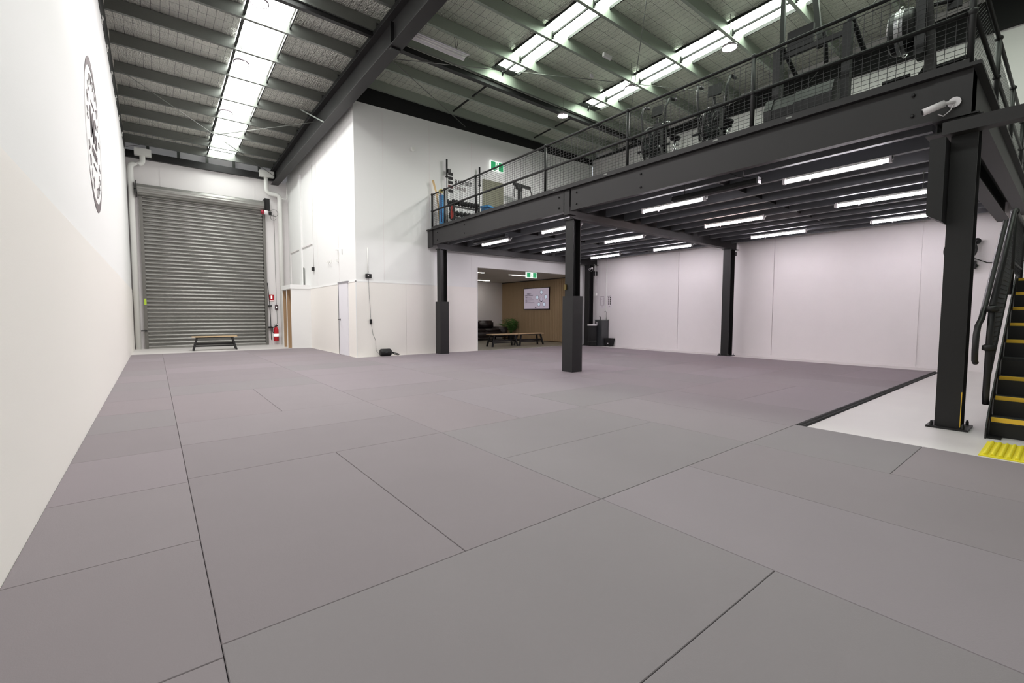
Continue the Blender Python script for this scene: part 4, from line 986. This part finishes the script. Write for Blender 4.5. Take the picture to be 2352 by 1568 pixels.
# ---------------------------------------------------------------- gym equipment on the deck
def airbike(label, loc, rz):
    t = thing('air_bike', label, 'exercise bike', loc, None, rz)   # faces -x locally
    fr = .37; cx, cz = 0, .41
    for r in (.08,.15,.22,.30): MB().torus((cx,-.1,cz), r, .005, 'y', 28, 4).torus((cx,.1,cz), r, .004, 'y', 28, 4).build('cage_ring', BLACK, t, True)
    MB().torus((cx,0,cz), fr, .018, 'y', 32, 6).build('rim', BLACK, t, True)
    o = MB()
    for k in range(36):
        a = 2*PI*k/36
        for s_ in (-1,1):
            a2 = a+.5; o.tube([(cx+.05*math.cos(a),s_*.11,cz+.05*math.sin(a)),(cx+.17*math.cos(a+.22),s_*.1,cz+.17*math.sin(a+.22)),(cx+.31*math.cos(a+.36),s_*.07,cz+.31*math.sin(a+.36)),(cx+fr*math.cos(a+.4),0,cz+fr*math.sin(a+.4))], .003, 4)
    o.build('cage_wires', BLACK, t, True)
    for k in range(6):
        a = 2*PI*k/6; MB().bar((cx+.03*math.cos(a),0,cz+.03*math.sin(a)),(cx+.32*math.cos(a),0,cz+.32*math.sin(a)),.11,.01,(0,1,0)).build('fan_blade', GREYP, t, True)
    MB().lathe([(0,-.12),(.06,-.12),(.06,.12),(0,.12)], (cx,0,cz), 'y').build('hub', DARK, t, True)
    MB().prism([(-.06,.12),(.34,.12),(.24,.80),(.02,.86)], 'y', -.115, .02).build('chain_cover', DARK, t, True)
    MB().bar((-.3,0,.05),(.95,0,.05),.07,.05).bar((.2,0,.1),(.2,0,.8),.07,.05).bar((.18,0,.35),(.72,0,.4),.06,.06).bar((.72,0,.1),(.72,0,.5),.06,.06).build('frame', DARK, t, True)
    for x in (-.3,.9): MB().bar((x,-.28,.03),(x,.28,.03),.06,.06).build('foot', DARK, t, True)
    MB().tube([(.72,0,.5),(.80,0,.80)], .025, 10).build('seat_post', CHROME, t, True)
    MB().ball((.80,0,.84), .13, 12, 6, (1,.75,.35)).ball((.72,0,.85), .07, 10, 6, (1.3,.6,.4)).build('saddle', RUBBER, t, True)
    MB().box(.78,.9,-.03,.03,.72,.76).ball((.86,.0,.64), .03, 8, 5).build('seat_adjuster', SILVER, t, True)
    for s_ in (-1,1):
        MB().tube([(.05,s_*.18,.35),(-.02,s_*.2,.8),(-.03,s_*.22,1.05),(.06,s_*.24,1.22),(.25,s_*.25,1.27)], .02, 10).build('arm_lever', DARK, t, True)
        MB().tube([(.08,s_*.25,1.23),(.28,s_*.25,1.28)], .026, 10).build('grip', RUBBER, t, True)
        MB().tube([(0,s_*.14,.45),(0,s_*.3,.45)], .022, 8).build('foot_peg', RUBBER, t, True)
        MB().bar((.45,s_*.1,.38),(.55+s_*.08,s_*.13,.24),.03,.02).box(.50+s_*.08,.62+s_*.08,s_*.13,s_*.22 if s_ > 0 else s_*.22+.0,.22,.25).build('pedal', DARK, t, True)
    MB().tube([(.15,0,.8),(.10,0,1.0)], .022, 8).build('console_post', DARK, t, True)
    MB().bar((.09,0,1.02),(.14,0,1.2),.2,.03,(1,0,0)).build('console', DARK, t, True)
    MB().tube([(.2,-.02,.9),(.3,-.1,.96),(.4,-.14,.94)], .012, 8).build('console_bracket', CHROME, t, True)
    return t
ab = airbike('air bike with a wire fan cage, seat beside it, nearer the front wall', (6.88, 4.72, DK), math.radians(6))
dup(ab, (6.95, 3.72, DK), 'air bike with a square console between the treadmill and the other bike', math.radians(10))
# treadmill
tm = thing('treadmill', 'black treadmill with a bulky rounded hood between two uprights', 'treadmill', (7.6, 2.4, DK))
X0 = 6.95
HOOD = mat('hood_plastic',(24,25,26),.45)
hp = [(X0+.02,DK+.10),(X0-.10,DK+.22),(X0-.12,DK+.42),(X0-.04,DK+.58),(X0+.12,DK+.65),(X0+.34,DK+.60),(X0+.55,DK+.36),(X0+.6,DK+.10)]
MB().prism(hp, 'y', 2.08, 2.52).build('motor_hood', HOOD, tm)
MB().prism([(x+(.01 if x < X0+.2 else -.01), z-.012) for x, z in hp], 'y', 2.52, 2.80).build('hood_middle', DARK, tm)
MB().prism(hp, 'y', 2.80, 2.90).build('hood_end', HOOD, tm)
MB().box(X0+.4,X0+1.9,2.08,2.85,DK+.05,DK+.22).build('running_deck', DARK, tm)
MB().box(X0+.62,X0+1.88,2.15,2.75,DK+.22,DK+.23).build('belt', RUBBER, tm)
for y in (1.98, 2.80):
    MB().box(X0-.0,X0+.10,y-.045,y+.045,DK,DK+1.25).build('upright', DARK, tm)
    MB().tube([(X0+.05,y,DK+1.22),(X0+.09,y,DK+1.32),(X0+.2,y,DK+1.36),(X0+.65,y-.02,DK+1.12)], .03, 10).build('handrail', RUBBER, tm)
    MB().box(X0+.0,X0+1.8,y-.04,y+.04,DK,DK+.06).build('base_rail', DARK, tm)
MB().bar((X0+.14,2.0,DK+1.20),(X0+.14,2.78,DK+1.20),.05,.06).build('cross_bar', DARK, tm)
MB().bar((X0+.16,2.40,DK+1.38),(X0+.16,2.72,DK+1.38),.06,.26).build('console', DARK, tm)
for y in (2.30,): MB().tube([(X0+.2,y,DK+1.36),(X0+.3,y,DK+1.2),(X0+.34,y,DK+1.0)], .028, 10).build('grip', RUBBER, tm)
MB().tube([(X0+.1,2.84,DK+1.22),(X0+.3,2.92,DK+1.02)], .01, 8).build('holder', CHROME, tm)
# training frame
ct = thing('pull_up_frame', 'tall black training frame with one drop arm rising behind the treadmill', 'training frame', (7.95, 3.12, DK))
MB().box(7.91,7.97,3.09,3.15,DK,DK+2.75).build('upright', DARK, ct)
MB().box(7.91,7.97,2.4,3.15,DK+2.66,DK+2.75).build('top_bar', DARK, ct)
MB().box(7.6,8.5,3.05,3.19,DK,DK+.05).build('foot', DARK, ct)
MB().bar((7.94,2.72,DK+2.68),(7.9,2.60,DK+1.75),.06,.07).build('drop_arm', DARK, ct)
MB().tube([(7.9,2.6,DK+1.78),(7.9,2.58,DK+1.55)], .045, 12).build('grip', RUBBER, ct)
# air trainer with drum flywheel
dw = thing('drum_trainer', 'black trainer with a silver banded drum flywheel by the mezzanine corner', 'training machine', (7.1, 1.4, DK))
dy = 1.44
MB().lathe([(0,-.12),(.2,-.12),(.235,-.08),(.235,-.03),(.238,-.03),(.238,.05),(.235,.05),(.235,.09),(.2,.12),(0,.12)], (7.05,dy,DK+.9), 'y', 30).build('drum', DARK, dw)
MB().lathe([(.241,-.028),(.241,.048)], (7.05,dy,DK+.9), 'y', 30).build('band', SILVER, dw)
MB().torus((7.05,dy,DK+.9), .27, .007, 'y', 32, 6).build('hoop', CHROME, dw)
MB().box(6.93,7.16,dy-.21,dy-.12,DK+.55,DK+1.17).build('flywheel_cover', HOOD, dw)
MB().bar((6.98,dy-.2,DK+1.2),(7.2,dy-.27,DK+.03),.06,.10,(0,1,0)).build('leg', mat('trainer_grey',(46,46,45),.4), dw)
MB().bar((7.22,dy-.22,DK+.5),(6.85,dy-.08,DK+.03),.05,.08,(0,1,0)).build('leg', DARK, dw)
MB().bar((6.85,.95,DK+.03),(6.85,1.7,DK+.03),.06,.05).build('foot', DARK, dw)
MB().bar((7.5,1.15,DK+.03),(6.88,1.25,DK+.03),.06,.05).build('foot', DARK, dw)
MB().tube([(7.15,1.14,DK+.42),(7.12,.88,DK+.42)], .026, 8).build('foot_peg', RUBBER, dw)
MB().tube([(7.05,1.36,DK+.38),(7.05,1.62,DK+.38)], .026, 8).build('foot_peg', RUBBER, dw)
MB().box(7.24,7.28,.98,1.1,DK+1.06,DK+1.24).tube([(7.1,1.24,DK+1.12),(7.24,1.06,DK+1.15)], .025, 8).build('console', DARK, dw)
tag(MB().tube([(6.75,1.05,DK+.02),(6.75,.95,DK+.02)], .04, 10).torus((6.75,.98,DK+.10), .05, .012, 'y', 16, 6).torus((6.75,.92,DK+.10), .05, .012, 'y', 16, 6).build('ring_weight', RUBBER), 'small black double ring weight on the deck corner', 'weight')

# weights corner
dr_ = thing('dumbbell_rack', 'two tier black rack holding rows of dumbbells by the front wall', 'rack', (7.3, 11.3, DK))
for x in (6.72, 7.72): MB().bar((x,11.05,DK),(x,11.42,DK+.85),.05,.05).bar((x,11.05,DK+.03),(x,11.6,DK+.03),.05,.05).build('side_frame', DARK, dr_)
for y, z in ((11.12,.3),(11.3,.66)): MB().bar((6.72,y,DK+z),(7.72,y,DK+z),.03,.04).bar((6.72,y+.16,DK+z+.05),(7.72,y+.16,DK+z+.05),.03,.04).build('shelf_rail', DARK, dr_)
def dumbbell(loc, label, s_=1):
    t = thing('dumbbell', label, 'dumbbell', loc, 'dumbbells on the two tier rack')
    for y in (-.09,.09): MB().lathe([(0,-.04),(.045*s_,-.04),(.055*s_,-.025),(.055*s_,.025),(.045*s_,.04),(0,.04)], (0,y,0), 'y', 8).build('head', RUBBER, t, True)
    MB().tube([(0,-.06,0),(0,.06,0)], .014, 8).build('handle', CHROME, t, True)
    return t
ords = ['nearest the sandbag', 'second from the sandbag', 'third from the sandbag', 'fourth from the sandbag', 'middle one', 'fourth from the blue pad', 'third from the blue pad', 'second from the blue pad', 'nearest the blue pad']
d0 = dumbbell((6.82,11.38,DK+.80), 'black dumbbell in the upper row of the rack, '+ords[0])
for k in range(1, 9): dup(d0, (6.82+.105*k,11.38,DK+.80), 'black dumbbell in the upper row of the rack, '+ords[k])
for k, oo in enumerate(ords[:2]+ords[2:3]+ords[4:5]+ords[6:]): dup(d0, (6.83+.135*k,11.20,DK+.44), 'black dumbbell in the lower row of the rack, '+oo)
def barbell(x, y, h, label, top):
    t = thing('upright_barbell', label, 'barbell', (x,y,DK))
    MB().tube([(x,y,DK+.35),(x,y,DK+top)], .014, 8).build('shaft', CHROME if False else DARK, t)
    MB().tube([(x,y,DK+top),(x,y,DK+h)], .026, 10).tube([(x,y,DK),(x,y,DK+.35)], .026, 10).build('sleeve', DARK, t)
    MB().ball((x,y,DK+top), .045, 10, 6, (1,1,.7)).build('collar', DARK, t)
    return t
t = barbell(6.86, 11.72, 2.1, 'upright barbell with a clip beside the belt squares', 1.6)
MB().box(6.89,6.98,11.69,11.75,DK+1.73,DK+1.83).build('clip', DARK, t)
barbell(8.02, 11.72, 2.1, 'upright barbell between the lettering and the olive-grey panel', 1.55)
bp_ = thing('weight_bench', 'black adjustable weight bench beside the dumbbell rack', 'bench', (8.5, 11.2, DK))
MB().bar((8.25,11.3,DK+.72),(9.05,11.35,DK+.50),.28,.07).build('pad', RUBBER, bp_)
MB().bar((8.3,11.3,DK+.03),(9.0,11.35,DK+.03),.06,.06).bar((8.45,11.3,DK+.03),(8.6,11.32,DK+.55),.06,.06).bar((8.25,11.1,DK+.03),(8.25,11.5,DK+.03),.06,.06).bar((9.0,11.15,DK+.03),(9.0,11.55,DK+.03),.06,.06).bar((8.95,11.35,DK+.03),(8.9,11.34,DK+.46),.05,.05).build('frame', DARK, bp_)
tag(MB().bar((7.8,11.15,DK+.78),(8.12,11.28,DK+.78),.3,.05).box(7.86,8.08,11.1,11.4,DK,DK+.76).build('blue_step_pad', BLUE), 'blue topped pad on the end of the weight bench', 'pad')
gh = thing('strap_stand', 'black T-shaped stand with hanging straps against the front wall', 'stand', (9.4, 11.4, DK))
MB().box(9.28,9.40,11.3,11.4,DK,DK+1.62).build('post', DARK, gh)
MB().box(9.32,9.35,11.295,11.3,DK+.5,DK+1.50).build('slotted_strip', SILVER, gh)
MB().bar((9.05,11.3,DK+1.70),(9.72,11.3,DK+1.66),.09,.08).box(9.15,9.3,11.25,11.35,DK+1.56,DK+1.66).build('top_pad', DARK, gh)
MB().tube([(9.08,11.26,DK+1.67),(9.02,11.26,DK+1.50),(9.03,11.26,DK+1.28)], .014, 6).tube([(9.68,11.26,DK+1.64),(9.74,11.26,DK+1.50),(9.73,11.26,DK+1.20)], .014, 6).build('strap', RUBBER, gh)
bl_ = thing('rolled_mat', 'blue rolled foam mat standing at the wall end of the rail', 'foam roll', (6.58, 11.55, DK))
MB().lathe([(0,0),(.085,0),(.09,.02),(.09,.95),(.075,.97),(.05,.95),(0,.95)], (6.58,11.5,DK), 'z', 18).build('roll', BLUE, bl_)
ck = thing('cane_bundle', 'bundle of pale rattan sticks leaning over the wall end of the rail', 'sticks', (6.5, 11.6, DK))
for k in range(5): MB().tube([(6.56+.02*k,11.62,DK+.0),(6.50+.01*k,11.70,DK+1.0),(6.38+.015*k,11.74,DK+1.42)], .008, 6).build('stick', CANE, ck)
bnd = thing('resistance_bands', 'purple and yellow resistance bands hanging over the top rail', 'bands', (RX, 11.12, DK+.4))
MB().tube([(RX,11.24,DK+1.05),(RX,11.22,DK+.8),(RX+.0,11.2,DK+.15)], .014, 6).build('purple_band', PURPLE, bnd)
MB().torus((RX,11.26,DK+1.0), .045, .012, 'y', 14, 6).torus((RX,11.20,DK+1.0), .045, .012, 'y', 14, 6).tube([(RX+.05,11.12,DK+.9),(RX+.05,11.1,DK+.2)], .014, 6).build('yellow_band', YBAND, bnd)
rb = thing('sandbag', 'red and black training bag standing by the dumbbell rack', 'bag', (6.6, 11.0, DK))
MB().ball((6.6,11.0,DK+.40), .06, 12, 8, (.8,.8,3.2)).build('body', REDD, rb)
MB().torus((6.6,11.0,DK+.34), .13, .02, 'x', 18, 6).box(6.56,6.64,10.96,11.04,DK+.0,DK+.16).tube([(6.6,10.93,DK+.62),(6.6,10.86,DK+.3),(6.6,10.93,DK+.05)], .03, 8).build('strap', RUBBER, rb)
kb = thing('kettlebell', 'small dark kettlebell on the deck edge past the strap stand', 'kettlebell', (8.6, 7.9, DK))
MB().ball((6.75,6.3,DK+.08), .08, 12, 7).build('bell', RUBBER, kb)
MB().torus((6.75,6.3,DK+.17), .045, .014, 'x', 14, 6).build('handle', RUBBER, kb)
